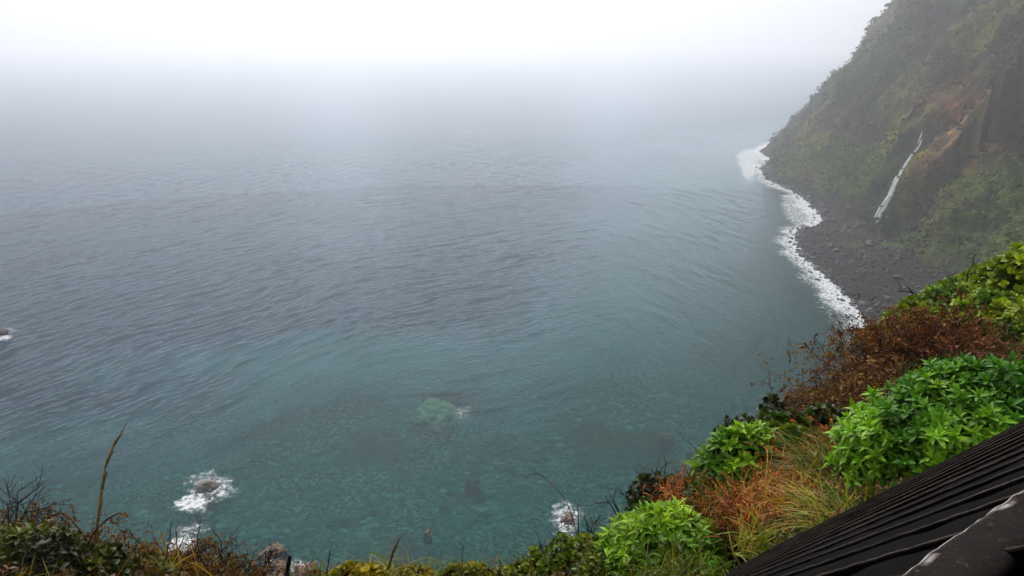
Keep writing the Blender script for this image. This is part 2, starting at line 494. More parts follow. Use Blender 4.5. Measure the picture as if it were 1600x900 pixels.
aR = t.node('ShaderNodeAttribute', attribute_name='wr').outputs['Fac']
aRefl = t.node('ShaderNodeAttribute', attribute_name='cove').outputs['Fac']
def wn_(ang, sc, det):
    m = t.node('ShaderNodeMapping', {'Vector': P_, 'Rotation': (0, 0, R(ang)), 'Scale': (1.7, .75, 1)}, vector_type='TEXTURE').outputs[0]
    return t.noise(m, sc, det, .62, .5)
def tri(sc, det):
    a_ = t.node('ShaderNodeMix', {0: aL, 2: wn_(25, sc, det), 3: wn_(60, sc, det)}).outputs[0]
    return t.node('ShaderNodeMix', {0: aR, 2: a_, 3: wn_(-80, sc, det)}).outputs[0]
b1 = tri(.6, 6); b2 = tri(1.7, 4)
hgt = t.math('ADD', t.math('MULTIPLY', b1, 1.0), t.math('MULTIPLY', b2, .35))
bump = t.node('ShaderNodeBump', {'Strength': t.math('SUBTRACT', 1.0, t.math('MULTIPLY', aS, .55)), 'Distance': .75, 'Height': hgt}).outputs[0]
big = t.noise(P_, .012, 5, .6)
deep = t.mixc(t.range(big, .3, .7), (.0004, .0110, .024), (.0014, .019, .038))
shal = t.mixc(t.range(t.noise(P_, .06, 4), .35, .65), (.0008, .052, .056), (.0012, .079, .080))
wc = t.mixc(t.math('MULTIPLY', aRefl, .95), t.mixc(aS, deep, shal), (.0008, .030, .026))  # deep green paints the cliff's reflection into the water colour
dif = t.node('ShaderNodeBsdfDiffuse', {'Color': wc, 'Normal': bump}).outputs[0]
tra = t.node('ShaderNodeBsdfTransparent', {'Color': (.30, .64, .60, 1)}).outputs[0]
body = t.node('ShaderNodeMixShader', {0: t.math('MULTIPLY', aC, .8, True), 1: dif, 2: tra}).outputs[0]
glo = t.node('ShaderNodeBsdfGlossy', {'Color': (.78, .91, 1, 1), 'Roughness': .12, 'Normal': bump}).outputs[0]
fr = t.node('ShaderNodeFresnel', {'IOR': 1.33, 'Normal': bump}).outputs[0]
wat = t.node('ShaderNodeMixShader', {0: t.math('MULTIPLY', fr, t.node('ShaderNodeMapRange', {0: fr, 1: .05, 2: .34, 3: .18, 4: 1.0}).outputs[0]), 1: body, 2: glo}).outputs[0]
# lacy foam: thin bright veins round warped cells, closing up where the foam is dense
wp = t.node('ShaderNodeTexNoise', {'Vector': P_, 'Scale': .45, 'Detail': 5.0})
wv = t.node('ShaderNodeVectorMath', {0: P_, 1: t.node('ShaderNodeVectorMath', {0: wp.outputs['Color'], 3: 3.2}, operation='SCALE').outputs[0]}, operation='ADD').outputs[0]
vo = t.node('ShaderNodeTexVoronoi', {'Vector': wv, 'Scale': .85}, feature='DISTANCE_TO_EDGE').outputs['Distance']
vo2 = t.node('ShaderNodeTexVoronoi', {'Vector': wv, 'Scale': 2.3}, feature='DISTANCE_TO_EDGE').outputs['Distance']
lace = t.math('SUBTRACT', 1.0, t.math('MULTIPLY', t.math('MINIMUM', vo, t.math('MULTIPLY', vo2, 1.8)), 3.0), True)
fn = t.noise(P_, .8, 5, .6)
fsum = t.math('ADD', t.math('ADD', t.math('MULTIPLY', aF, .92), t.math('MULTIPLY', lace, .75)), t.math('MULTIPLY', t.math('SUBTRACT', fn, .5), 1.6))
ff = t.range(fsum, .92, 1.58)
ff = t.math('MULTIPLY', ff, t.range(aF, .03, .2))
fo = t.node('ShaderNodeBsdfDiffuse', {'Color': (.68, .70, .71, 1)}).outputs[0]
M_sea = t.done(t.node('ShaderNodeMixShader', {0: t.math('MULTIPLY', ff, .96), 1: wat, 2: fo}).outputs[0])
SZ = SZ * (1 - .5 * shallow * (1 - wS)) - .1 + .25 * foam * np.abs(fbm(SX / 2.2, SY / 2.2, octaves=3, seed=111))
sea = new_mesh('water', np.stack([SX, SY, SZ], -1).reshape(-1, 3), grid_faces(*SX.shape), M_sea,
               attrs={'wl': wL, 'wr': wR, 'cove': ss(.16, .32, A) * (1 - ss(15, 120, SD + 25 * nb)) * ss(150, 210, RR), 'shallow': shallow, 'clarity': clarity, 'foam': foam})  # cove masks where the cliff reflection is painted
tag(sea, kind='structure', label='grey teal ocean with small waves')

t = NT('seabed_stones')
P_ = t.node('ShaderNodeNewGeometry').outputs['Position']
wp = t.node('ShaderNodeTexNoise', {'Vector': P_, 'Scale': .35, 'Detail': 4.0})
wv = t.node('ShaderNodeVectorMath', {0: P_, 1: t.node('ShaderNodeVectorMath', {0: wp.outputs['Color'], 3: 1.2}, operation='SCALE').outputs[0]}, operation='ADD').outputs[0]
v1 = t.node('ShaderNodeTexVoronoi', {'Vector': wv, 'Scale': .75, 'Randomness': 1.0})
v2 = t.node('ShaderNodeTexVoronoi', {'Vector': wv, 'Scale': 1.7, 'Randomness': 1.0})
sep = t.node('ShaderNodeSeparateColor', {0: v1.outputs['Color']}).outputs[0]
sep2 = t.node('ShaderNodeSeparateColor', {0: v2.outputs['Color']}).outputs[1]
cA = t.ramp(sep, [(0, (.008, .08, .076)), (.55, (.02, .165, .152)), (.85, (.05, .20, .18)), (1, (.16, .38, .33))])
cB = t.ramp(sep2, [(0, (.010, .06, .055)), (.6, (.04, .16, .15)), (1, (.15, .33, .29))])
cc = t.mixc(t.range(t.noise(P_, .08, 3), .4, .6), cA, cB)
cc = t.mixc(t.range(t.noise(P_, .035, 4), .5, .68), cc, (.10, .075, .05))
bb = t.node('ShaderNodeBump', {'Strength': .8, 'Distance': .6, 'Height': v1.outputs['Distance']}, invert=True).outputs[0]
M_bed = t.done(t.node('ShaderNodeBsdfDiffuse', {'Color': cc, 'Normal': bb}).outputs[0])
azb = np.linspace(-1.5, 1.5, 240); rb_ = np.geomspace(40, 9000, 260)
A, RR = np.meshgrid(azb, rb_, indexing='ij'); BX, BY = np.sin(A) * RR, np.cos(A) * RR
bd, _, _ = shore_info(BX, BY)
BZ = np.where(bd > 0, -1.2, np.maximum(-1.2 + bd * .07, -12)) + .7 * fbm(BX / 9, BY / 9, octaves=4, seed=121)
bed = new_mesh('seabed', np.stack([BX, BY, BZ], -1).reshape(-1, 3), grid_faces(*BX.shape), M_bed)
tag(bed, kind='structure')

# ------------------------------------------------------------------ rocks
def ico(sub):
    import bmesh
    bm = bmesh.new(); bmesh.ops.create_icosphere(bm, subdivisions=sub, radius=1)
    V = np.array([v.co[:] for v in bm.verts]); Fc = np.array([[v.index for v in f.verts] for f in bm.faces]); bm.free()
    return V, Fc
ICO5 = ico(5); ICO2 = ico(2); ICO1 = ico(1)
def rock(name, q, sx, sy, top, depth, seed, label, c1=(150, 132, 112), c2=(92, 80, 70), group=None, rot=0.0, sq=0.8, rgh=.55):
    V, Fc = ICO5
    v = V * (1 + rgh * fbm(V[:, 0] * 1.3 + seed, V[:, 1] * 1.3, V[:, 2] * 1.3, 5, seed)[:, None] + .0)
    rg = 1 - np.abs(fbm(V[:, 0] * 2.6 + seed, V[:, 1] * 2.6, V[:, 2] * 2.6, 4, seed + 3))
    v = v * (1 + .42 * (rg - .72) + .10 * fbm(V[:, 0] * 9, V[:, 1] * 9, V[:, 2] * 9 + seed, 4, seed + 5))[:, None]
    z = np.sign(v[:, 2]) * np.abs(v[:, 2]) ** sq
    v = v.copy(); v[:, 2] = z
    hgt = (top + depth) / 2
    c, s = math.cos(rot), math.sin(rot)
    X = v[:, 0] * sx * .5; Y = v[:, 1] * sy * .5
    W = np.stack([X * c - Y * s, X * s + Y * c, v[:, 2] * hgt + (top - depth) / 2], -1)
    n = fbm(W[:, 0] * .9, W[:, 1] * .9, W[:, 2] * .9, 5, seed + 9)
    cc = blend(np.zeros((len(W), 3)) + sRGB(*c1), sRGB(*c2), ss(-.2, .25, n))
    cc = blend(cc, sRGB(42, 38, 34), (1 - ss(-.1, .35, W[:, 2])) * (1.0 if top > 0 else 0))
    o = new_mesh(name, W, Fc, M_rock, cols=cc)
    o.location = (float(q[0]), float(q[1]), float(q[2]))
    tag(o, label, 'rock', group)
    return o
RL = ['brown rock breaking the surface in a ring of white foam, left of the middle', 'flat tan rock awash below the left plants', 'reddish rock with white foam at the bottom edge, the left of two',
      'reddish rock with white foam at the bottom edge, the right of two', 'small reddish rock in a web of foam beside the bright green bush', 'dark rock in white foam at the left edge of the photo', 'tiny pinkish rock just breaking calm teal water',
      'wide grey brown rock under the water below the small foam web']
for i, (a, b, sx, sy, hh) in enumerate(ROCKS):
    c1, c2 = [((150, 132, 112), (92, 80, 70)), ((140, 122, 92), (100, 90, 66)), ((150, 112, 96), (100, 76, 66)), ((150, 112, 96), (96, 72, 60)), ((150, 106, 88), (96, 72, 62)), ((60, 52, 44), (40, 36, 32)), ((150, 118, 104), (100, 84, 74)), ((110, 100, 86), (80, 74, 64))][i]
    rock('sea_rock', at_z(a, b), sx * 1.15, sy * 1.25, hh, 3.0, 200 + i * 7, RL[i], c1, c2, rot=i * .7)
rock('submerged_rock', qr, 9.5, 13, -.6, 4.5, 305, 'pale tan submerged reef glowing green under the open water', (240, 208, 152), (150, 140, 92), rot=.3, sq=.5, rgh=.38)
for i, (a, b, s) in enumerate([(738, 746, 3.0), (1040, 676, 4.0), (1088, 700, 3.6), (700, 700, 2.6)][:3]):
    rock('submerged_rock', at_z(a, b), s, s * .8, -.2, 4, 330 + i, ['small pale stone under teal water below the tan reef', 'brownish boulder under water, the farther of two by the bare twigs', 'brownish boulder under water, the nearer of two by the bare twigs'][i], (150, 120, 100), (110, 92, 80))

# boulders of the dark beach and along the surf line
def cliff_z(x, y, z0=400):
    h = cliff_bvh.ray_cast(Vector((x, y, z0)), Vector((0, 0, -1)))
    return h[0], h[1]
def merge_inst(tv, tf, pos, mats, extra=None):
    """instances of a template: pos (n,3), mats (n,3,3)"""
    n = len(pos)
    V = np.einsum('nij,kj->nki', mats, tv) + pos[:, None, :]
    Fc = tf[None] + (np.arange(n) * len(tv))[:, None, None]
    return V.reshape(-1, 3), Fc.reshape(-1, tf.shape[1])
def rotm(axis_z, spin):
    """matrices whose z column is axis_z, spun by spin"""
    z = axis_z / np.linalg.norm(axis_z, axis=1, keepdims=True)
    ref = np.where(np.abs(z[:, 2:3]) > .95, np.array([[1., 0, 0]]), np.array([[0, 0, 1.]]))
    x = np.cross(ref, z); x /= np.linalg.norm(x, axis=1, keepdims=True)
    y = np.cross(z, x)
    c, s = np.cos(spin)[:, None], np.sin(spin)[:, None]
    return np.stack([x * c + y * s, -x * s + y * c, z], -1)
allb = []
tries = 0
bx = rng.uniform(60, 200, 60000); by = rng.uniform(150, 560, 60000)
d, w, s = shore_info(bx, by)
ok = (d > -5) & (d < w + 4) & (w > .5) | ((d > -4.5) & (d < 2) & (bx > 100) & (by > 300))
dens = np.where(d < 1.5, .55, .22) * np.where(d < -1.5, .35, 1)
ok &= rng.random(len(bx)) < dens
bx, by, d = bx[ok], by[ok], d[ok]
rad = np.clip(rng.lognormal(-.6, .45, len(bx)), .25, 1.7)
order = np.argsort(-rad)
bx, by, d, rad = bx[order], by[order], d[order], rad[order]
bz = np.array([(cliff_z(x, y)[0] or Vector((0, 0, 0))).z for x, y in zip(bx, by)])
bz = np.maximum(bz, -.5)
qpx, qpy = project(bx, by, bz)
vis = (qpx > 1140) & (qpx < 1500)
bx, by, bz, rad = bx[vis], by[vis], bz[vis], rad[vis]
NB = 60
bould_cols = lambda n: blend(np.zeros((n, 3)) + sRGB(14, 13, 13), sRGB(54, 50, 46), rng.random(n) ** 2.2)
for i in range(min(NB, len(bx))):
    V, Fc = ICO2
    v = V * (1 + .35 * vnoise(V[:, 0] * 1.4 + i, V[:, 1] * 1.4, V[:, 2] * 1.4, i)[:, None]) * rad[i] * np.array([1.1, .9, .7])
    o = new_mesh('boulder', v, Fc, M_rock, cols=np.repeat(bould_cols(1), len(v), 0), smooth=False)
    o.location = (float(bx[i]), float(by[i]), float(bz[i] + rad[i] * .15)); o.rotation_euler = (0, 0, i * 1.3)
    tag(o, 'large dark boulder on the black beach below the waterfall', 'boulder', 'big boulders strewn over the dark beach')
n = len(bx) - NB
pos = np.stack([bx, by, bz + rad * .1], -1)[NB:]
ax = rng.normal(size=(n, 3)); M = rotm(ax, rng.random(n) * 6.28) * (rad[NB:, None, None])
M = M * (np.array([1.15, .9, .65])[None, None, :])
v, f = merge_inst(ICO1[0], ICO1[1], pos, M)
v += .12 * np.stack([vnoise(v[:, 0] * 2, v[:, 1] * 2, v[:, 2] * 2, q) for q in (1, 2, 3)], -1)
o = new_mesh('beach_stones', v, f, M_rock, cols=np.repeat(bould_cols(n), len(ICO1[0]), 0), smooth=False)
tag(o, 'dark stones covering the beach and the surf line', kind='stuff')

# ------------------------------------------------------------------ scrub on the far cliff
tri_n = 7
area = np.zeros(PX.shape)
e1 = np.stack([np.gradient(PX, axis=0), np.gradient(PY, axis=0), np.gradient(PZ, axis=0)], -1)
e2 = np.stack([np.gradient(PX, axis=1), np.gradient(PY, axis=1), np.gradient(PZ, axis=1)], -1)
area = np.linalg.norm(np.cross(e1, e2), axis=-1)
inview = (px_ > 1160) & (px_ < 1720) & (py_ > -90) & (py_ < 540) & (PZ > 5) & (PY > 90)
pr = (area * inview).ravel(); pr /= pr.sum()
sel = rng.choice(len(pr), 62000, p=pr)
ix, iy = np.unravel_index(sel, PX.shape)
pos = np.stack([PX[ix, iy], PY[ix, iy], PZ[ix, iy]], -1) + (rng.uniform(-.5, .5, (len(ix), 1)) * e1[ix, iy] + rng.uniform(-.5, .5, (len(ix), 1)) * e2[ix, iy])
nrm = np.stack([-dzx[ix, iy], -dzy[ix, iy], np.ones(len(ix))], -1); nrm /= np.linalg.norm(nrm, axis=1, keepdims=True)
vg = veg[ix, iy] * (1 - beach[ix, iy]); lu = lush[ix, iy]
keep = rng.random(len(ix)) < np.clip(vg * .75 + lu * .6 + .05, 0, 1) * (1 - beach[ix, iy])
pos, nrm, vg, lu, ixk, iyk = pos[keep], nrm[keep], vg[keep], lu[keep], ix[keep], iy[keep]
n = len(pos)
size = np.clip(rng.lognormal(-.1, .55, n), .3, 3.6)
ccol = base[ixk, iyk] * rng.uniform(.75, 1.35, (n, 1))
ccol = blend(ccol, sRGB(44, 62, 30), (rng.random(n) < .25) * .5)
ccol = blend(ccol, sRGB(104, 112, 48), (rng.random(n) < .14) * .6)
N = n * tri_n
c0 = np.repeat(pos, tri_n, 0) + rng.normal(size=(N, 3)) * np.repeat(size, tri_n)[:, None] * np.array([.5, .5, .38]) + np.repeat(nrm * size[:, None] * .4, tri_n, 0)
dirn = rng.normal(size=(N, 3)) + np.repeat(nrm, tri_n, 0) * 1.0 + np.array([0, 0, .8])
Mx = rotm(dirn, rng.random(N) * 6.28) * (np.repeat(size, tri_n) * rng.uniform(.25, .5, N))[:, None, None]
tv = np.array([[-1, -.6, 0], [1, -.5, .15], [.15, 1.0, -.1], [-.7, .5, .2]]); tf = np.array([[0, 1, 2, 3]])
v, f = merge_inst(tv, tf, c0, Mx)
cc = np.repeat(np.repeat(ccol, tri_n, 0) * rng.uniform(.75, 1.25, (N, 1)), 4, 0)
o = new_mesh('cliff_scrub', v, f, M_scrub, cols=cc, smooth=False)
tag(o, 'low scrub and grass clinging all over the sea cliff', kind='stuff')

# ------------------------------------------------------------------ waterfall
def cliff_hit(px, py):
    v = ray(px, py)
    h = cliff_bvh.ray_cast(Vector((0, 0, H)), Vector(v.tolist()), 3000)
    return (np.array(h[0][:]), np.array(h[1][:])) if h[0] is not None else (None, None)
t = NT('falling_water')
P_ = t.node('ShaderNodeNewGeometry').outputs['Position']
st = t.node('ShaderNodeMapping', {'Vector': P_, 'Scale': (1.6, 1.6, .12)}).outputs[0]
nn = t.noise(st, 1.5, 5, .65)
dif = t.node('ShaderNodeBsdfDiffuse', {'Color': (.8, .83, .86, 1)}).outputs[0]
tl = t.node('ShaderNodeBsdfTranslucent', {'Color': (.8, .83, .86, 1)}).outputs[0]
dif = t.node('ShaderNodeMixShader', {0: .5, 1: dif, 2: tl}).outputs[0]
tra = t.node('ShaderNodeBsdfTransparent').outputs[0]
aE = t.node('ShaderNodeAttribute', attribute_name='edge').outputs['Fac']
al = t.math('MULTIPLY', t.range(t.math('ADD', nn, t.math('MULTIPLY', aE, .62)), .55, 1.12), .88)
M_fall = t.done(t.node('ShaderNodeMixShader', {0: al, 1: tra, 2: dif}).outputs[0])
def stream(name, pts, parent, thick=.22, mat=M_fall):
    """pts: px, py, half width px; follows the cliff as a rounded, frayed sheet"""
    P = []
    for i in range(len(pts) - 1):
        a, b = np.array(pts[i], float), np.array(pts[i + 1], float)
        for q in np.linspace(0, 1, 9)[:-1 if i < len(pts) - 2 else None]: P.append(a + (b - a) * q)
    rows = []; ed = []
    ds = []
    for a, b, w in P:
        h, nn_ = cliff_hit(a, b)
        ds.append(np.nan if h is None else np.linalg.norm(h - np.array([0, 0, H])))
    ds = np.array(ds); ds = np.where(np.isnan(ds), np.nanmean(ds), ds)
    fit = np.polyval(np.polyfit(np.arange(len(ds)), ds, 2), np.arange(len(ds)))
    sm = np.array([ds[max(0, q - 4):q + 5].min() for q in range(len(ds))])
    for _ in range(30): sm[1:-1] = .25 * sm[:-2] + .5 * sm[1:-1] + .25 * sm[2:]
    for j, (a, b, w) in enumerate(P):
        dist = sm[j]
        c = np.array([0, 0, H]) + ray(a, b) * (dist - 5.6)
        side = np.array([c[1], -c[0], 0]); side /= np.linalg.norm(side)
        out = -ray(a, b)
        wm = w / F * dist
        row = []
        for u in np.linspace(-1, 1, 9):
            jit = .18 * math.sin(j * .6 + u * 3)
            row.append(c + side * wm * (u + .2 * jit) + out * thick * (1 - u * u) * (1 + jit)); ed.append(1 - abs(u) ** 1.5)
        for u in np.linspace(1, -1, 9)[1:-1]:
            row.append(c + side * wm * u - out * .4 * (1 - u * u)); ed.append(1 - abs(u) ** 1.5)
        rows.append(row)
    V = np.array(rows); nu, nv = V.shape[:2]
    i = np.arange(nu * nv).reshape(nu, nv)
    j = np.roll(i, -1, 1)
    Fc = np.stack([i[:-1], i[1:], j[1:], j[:-1]], -1).reshape(-1, 4)
    return new_mesh(name, V.reshape(-1, 3), Fc, mat, parent, attrs={'edge': ed})
h0, _ = cliff_hit(1369, 345)
wf = empty('waterfall', (0, 0, 0), 'thin white waterfall running down the cliff to the dark beach', 'waterfall')
stream('main_stream', [(1440, 218, .9), (1437, 227, 1.6), (1430, 236, 2.1), (1420, 249, 2.6), (1411, 263, 3.0), (1402, 280, 3.4), (1394, 298, 3.8), (1386, 315, 4.2), (1377, 331, 4.2), (1369, 348, 3.8)], wf)
stream('side_stream', [(1418, 256, 1.0), (1405, 268, 1.6), (1396, 284, 1.6), (1388, 305, 1.5), (1374, 325, 1.4), (1365, 343, 1.2)], wf, .3)
stream('upper_stream', [(1441, 206, .5), (1438, 214, .8), (1434, 224, .7)], wf, .3)

# ------------------------------------------------------------------ plant building blocks
def leaf_template(nseg=4, width=.26, droop=.35, fold=.25, shape='lance'):
    V = []; Fc = []
    for i in range(nseg + 1):
        u = i / nseg
        w = width * (math.sin(math.pi * min(u * (1.0 if shape == 'lance' else .9) + (.06 if i else 0), 1)) ** (.9 if shape == 'lance' else .55)) * .5 if 0 < i < nseg else (.02 if i == 0 else .0)
        x = u * (1 - .12 * droop * u); z = -droop * u * u * .6
        V += [[x, -w, z + fold * w], [x, 0, z], [x, w, z + fold * w]]
        if i:
            a = (i - 1) * 3; b = i * 3
            Fc += [[a, b, b + 1, a + 1], [a + 1, b + 1, b + 2, a + 2]]
    return np.array(V), np.array(Fc)

def leaf_cloud(pos, axes, per, size, colr, template, tilt=(20, 80), spread=.15, cvar=.25):
    """whorls of leaves: pos (n,3), axes (n,3)"""
    n = len(pos); N = n * per
    B = rotm(axes, rng.random(n) * 6.28)
    B = np.repeat(B, per, 0)
    k = np.tile(np.arange(per), n)
    ang = k * 2.399 + rng.normal(size=N) * .25
    tl = np.radians(tilt[0] + (tilt[1] - tilt[0]) * (1 - k / max(per - 1, 1)) + rng.normal(size=N) * 9)   # angle away from the axis
    sz = np.repeat(size * rng.uniform(.7, 1.3, n), per) * (1 - .35 * k / per) * rng.uniform(.8, 1.15, N)
    ca, sa = np.cos(ang), np.sin(ang); ct, st_ = np.sin(tl), np.cos(tl)
    d = np.stack([ca * ct, sa * ct, st_], -1)
    side = np.stack([-sa, ca, np.zeros(N)], -1)
    up = np.cross(d, side)
    roll = rng.normal(size=N)[:, None] * .3
    side = side * np.cos(roll) + up * np.sin(roll); up = np.cross(d, side)
    L = np.stack([d, side, up], -1)
    M = np.einsum('nij,njk->nik', B, L) * sz[:, None, None]
    base_ = np.repeat(pos, per, 0) + np.einsum('nij,nj->ni', B, np.stack([0 * tl, 0 * tl, (k / per) * size * spread], -1))
    v, f = merge_inst(template[0], template[1], base_, M)
    nv = len(template[0])
    cN = np.asarray(colr, float)
    if cN.ndim == 1: cN = np.repeat(cN[None], n, 0)
    cN = np.repeat(cN * rng.uniform(1 - cvar, 1 + cvar, (n, 1)), per, 0) * rng.uniform(.85, 1.15, (N, 1)) * (1 + .25 * (k / per - .3))[:, None]
    return v, f, np.repeat(cN, nv, 0)

def tubes(paths, radii, sides=3):
    """list of (k,3) polylines with equal k and (k,) radii -> verts, faces"""
    P = np.array(paths, float); Rd = np.array(radii, float)
    n, k, _ = P.shape
    T = np.gradient(P, axis=1); T /= np.maximum(np.linalg.norm(T, axis=2, keepdims=True), 1e-9)
    B = rotm(T.reshape(-1, 3), np.zeros(n * k)).reshape(n, k, 3, 3)
    a = np.arange(sides) * 2 * math.pi / sides
    ring = np.stack([np.cos(a), np.sin(a)], -1)
    V = P[:, :, None, :] + Rd[:, :, None, None] * (B[:, :, None, :, 0] * ring[None, None, :, 0:1] + B[:, :, None, :, 1] * ring[None, None, :, 1:2])
    i = np.arange(n * k * sides).reshape(n, k, sides); j = np.roll(i, -1, 2)
    Fc = np.stack([i[:, :-1], i[:, 1:], j[:, 1:], j[:, :-1]], -1).reshape(-1, 4)
    return V.reshape(-1, 3), Fc

def curvy(p0, d0, length, k=6, wob=.25, grav=0.0):
    """n polylines from p0 (n,3) along d0 (n,3)"""
    n = len(p0)
    P = [p0]; d = d0 / np.linalg.norm(d0, axis=1, keepdims=True)
    st_ = (np.asarray(length) / (k - 1))[:, None] if np.ndim(length) else length / (k - 1)
    for i in range(k - 1):
        d = d + rng.normal(size=(n, 3)) * wob + np.array([0, 0, -grav]); d /= np.linalg.norm(d, axis=1, keepdims=True)
        P.append(P[-1] + d * st_)
    return np.stack(P, 1)

def twiggery(n0, spread, length, levels=3, kids=3, r0=.008, lean=(0, 0, 1), base_r=.15, wob=.22, grav=0.0, flat=1.0):
    """branching bare twigs about the origin; returns verts, faces and twig tips"""
    p = np.concatenate([rng.normal(size=(n0, 2)) * base_r, np.zeros((n0, 1))], 1)
    d = rng.normal(size=(n0, 3)) * spread * np.array([1, 1, .5]) + np.array(lean)
    V = []; Fc = []; off = 0; tips = []
    L = length; rr = r0
    for lv in range(levels):
        P = curvy(p, d, L * rng.uniform(.6, 1.25, len(p)), 5, wob, grav)
        rad_ = rr * np.linspace(1, .45, 5)[None] * rng.uniform(.7, 1.2, (len(p), 1))
        v, f = tubes(P, rad_, 3 if rr < .01 else 5)
        V.append(v); Fc.append(f + off); off += len(v)
        tips.append(P[:, -1])
        m = len(P) * kids
        src = np.repeat(np.arange(len(P)), kids); jj = rng.integers(1, 5, m)
        p = P[src, jj]; dd = P[src, jj] - P[src, jj - 1]; dd /= np.linalg.norm(dd, axis=1, keepdims=True)
        d = dd + rng.normal(size=(m, 3)) * .75
        L *= .58; rr *= .55
    return np.vstack(V), np.vstack(Fc), np.vstack(tips)

T_lance = leaf_template(4, .36, .45, .3)
T_long = leaf_template(4, .24, .6, .3)
T_round = leaf_template(3, .75, .25, .3, 'round')
T_small = leaf_template(2, .5, .3, .3)
T_blade = leaf_template(5, .035, 1.1, .3)

def dome(n, rx, ry, rz, jitter=.12, inner=.35, seed=0):
    """points on and a little under a lumpy dome with outward normals"""
    u = rng.random(n); th = rng.random(n) * 2 * math.pi
    z = u ** .85
    rr = np.sqrt(np.maximum(1 - z * z, 0))
    d = np.stack([np.cos(th) * rr, np.sin(th) * rr, z], -1)
    lump = 1 + .22 * fbm(d[:, 0] * 2.2 + seed, d[:, 1] * 2.2, d[:, 2] * 2.2, 3, seed)
    sc = np.where(rng.random(n) < inner, rng.uniform(.55, .92, n), 1 + rng.normal(size=n) * jitter * .4) * lump
    p = d * sc[:, None] * np.array([rx, ry, rz])
    nr = d / np.array([rx, ry, rz]); nr /= np.linalg.norm(nr, axis=1, keepdims=True)
    return p, nr

def leafy_bush(px, py_base, r, width_px, height_px, n, leaf, label, cset=((70, 130, 30), (120, 170, 50)), name='leafy_bush', cat='bush', group=None,
               per=8, template=T_lance, depth=1.0, tilt=(18, 82), mat=None, sink=.15, seed=1, stems=9, loc=None, cvar=.22):
    g = on_ground(px, r) if loc is None else loc
    dist = np.linalg.norm(g - np.array([0, 0, H]))
    rx = width_px / F * dist * .5; rz = height_px / F * dist
    root = empty(name, g, label, cat, group)
    p, nr = dome(n, rx, rx * depth, rz, seed=seed)
    ax = nr * 1.0 + np.array([0, 0, .75]) + rng.normal(size=p.shape) * .22
    c1, c2 = sRGB(*cset[0]), sRGB(*cset[1])
    cc = blend(np.zeros((n, 3)) + c1, c2, ss(-.3, .5, fbm(p[:, 0] * 2 / rx, p[:, 1] * 2 / rx, p[:, 2] * 2 / rx, 3, seed + 5)))
    v, f, c = leaf_cloud(p - np.array([0, 0, sink * rz]), ax, per, leaf, cc, template, tilt=tilt, cvar=cvar)
    new_mesh('foliage', v, f, mat or M_leaf, root, cols=c)
    e = p[rng.integers(0, n, stems * 7)] * .93
    s0 = np.concatenate([rng.normal(size=(len(e), 2)) * rx * .08, np.full((len(e), 1), -.25 * rz)], 1)
    tt = np.linspace(0, 1, 6)[None, :, None]
    P = s0[:, None] * (1 - tt) + e[:, None] * tt
    P[:, :, 2] += (np.sin(tt[..., 0] * math.pi) * .08 * rz)
    P[:, 1:-1] += rng.normal(size=(len(e), 4, 3)) * .03 * rx
    v, f = tubes(P, np.linspace(1, .4, 6)[None] * (.004 + .006 * rng.random((len(e), 1))) * (dist / 6), 4)
    new_mesh('stem', v, f, M_twig, root, cols=np.zeros((len(v), 3)) + sRGB(84, 70, 46))
    return root

def twig_shrub(px, r, height, n0, label, c=(70, 48, 34), name='bare_shrub', cat='shrub', group=None, spread=.45, lean=(0, 0, 1), levels=3, kids=3, r0=.006, base_r=.12,
               leaves=0, leafc=((110, 70, 40), (150, 96, 50)), leaf=.035, lift=0.0, wob=.22, loc=None, mat=None, template=T_small, per=3, grav=0.0, dust=None):
    g = on_ground(px, r) if loc is None else loc
    root = empty(name, g + np.array([0, 0, lift]), label, cat, group)
    v, f, tips = twiggery(n0, spread, height * .62, levels, kids, r0, lean, base_r, wob, grav)
    cc = sRGB(*c) * (1 + .35 * vnoise(v[:, 0] * 9, v[:, 1] * 9, v[:, 2] * 9, 3))[:, None]
    new_mesh('twigs', v, f, M_twig, root, cols=cc)
    if leaves:
        tp = tips[rng.integers(0, len(tips), leaves)] + rng.normal(size=(leaves, 3)) * .02
        cl = blend(np.zeros((leaves, 3)) + sRGB(*leafc[0]), sRGB(*leafc[1]), rng.random(leaves))
        v, f, c2 = leaf_cloud(tp, rng.normal(size=tp.shape) + np.array([0, 0, .8]), per, leaf, cl, template, cvar=.35)
        new_mesh('foliage', v, f, mat or M_dry, root, cols=c2)
    return root

def grass_tuft(px, r, length, n, label, cset, name='grass_tuft', group=None, spread=.5, base_r=.1, lean=(0, 0, 1), loc=None, grav=.16, width=.0045, kind=None):
    g = on_ground(px, r) if loc is None else loc
    p = np.concatenate([rng.normal(size=(n, 2)) * base_r, np.zeros((n, 1)) - .03], 1)
    d = rng.normal(size=(n, 3)) * spread + np.array(lean)
    P = curvy(p, d, length * rng.uniform(.45, 1.2, n), 7, .07, grav)
    v, f, c = blades(P, width * rng.uniform(.6, 1.4, n), cset)
    o = new_mesh(name, v, f, M_grass, cols=c)
    o.location = [float(q) for q in g]
    tag(o, label, 'grass', group)
    return o

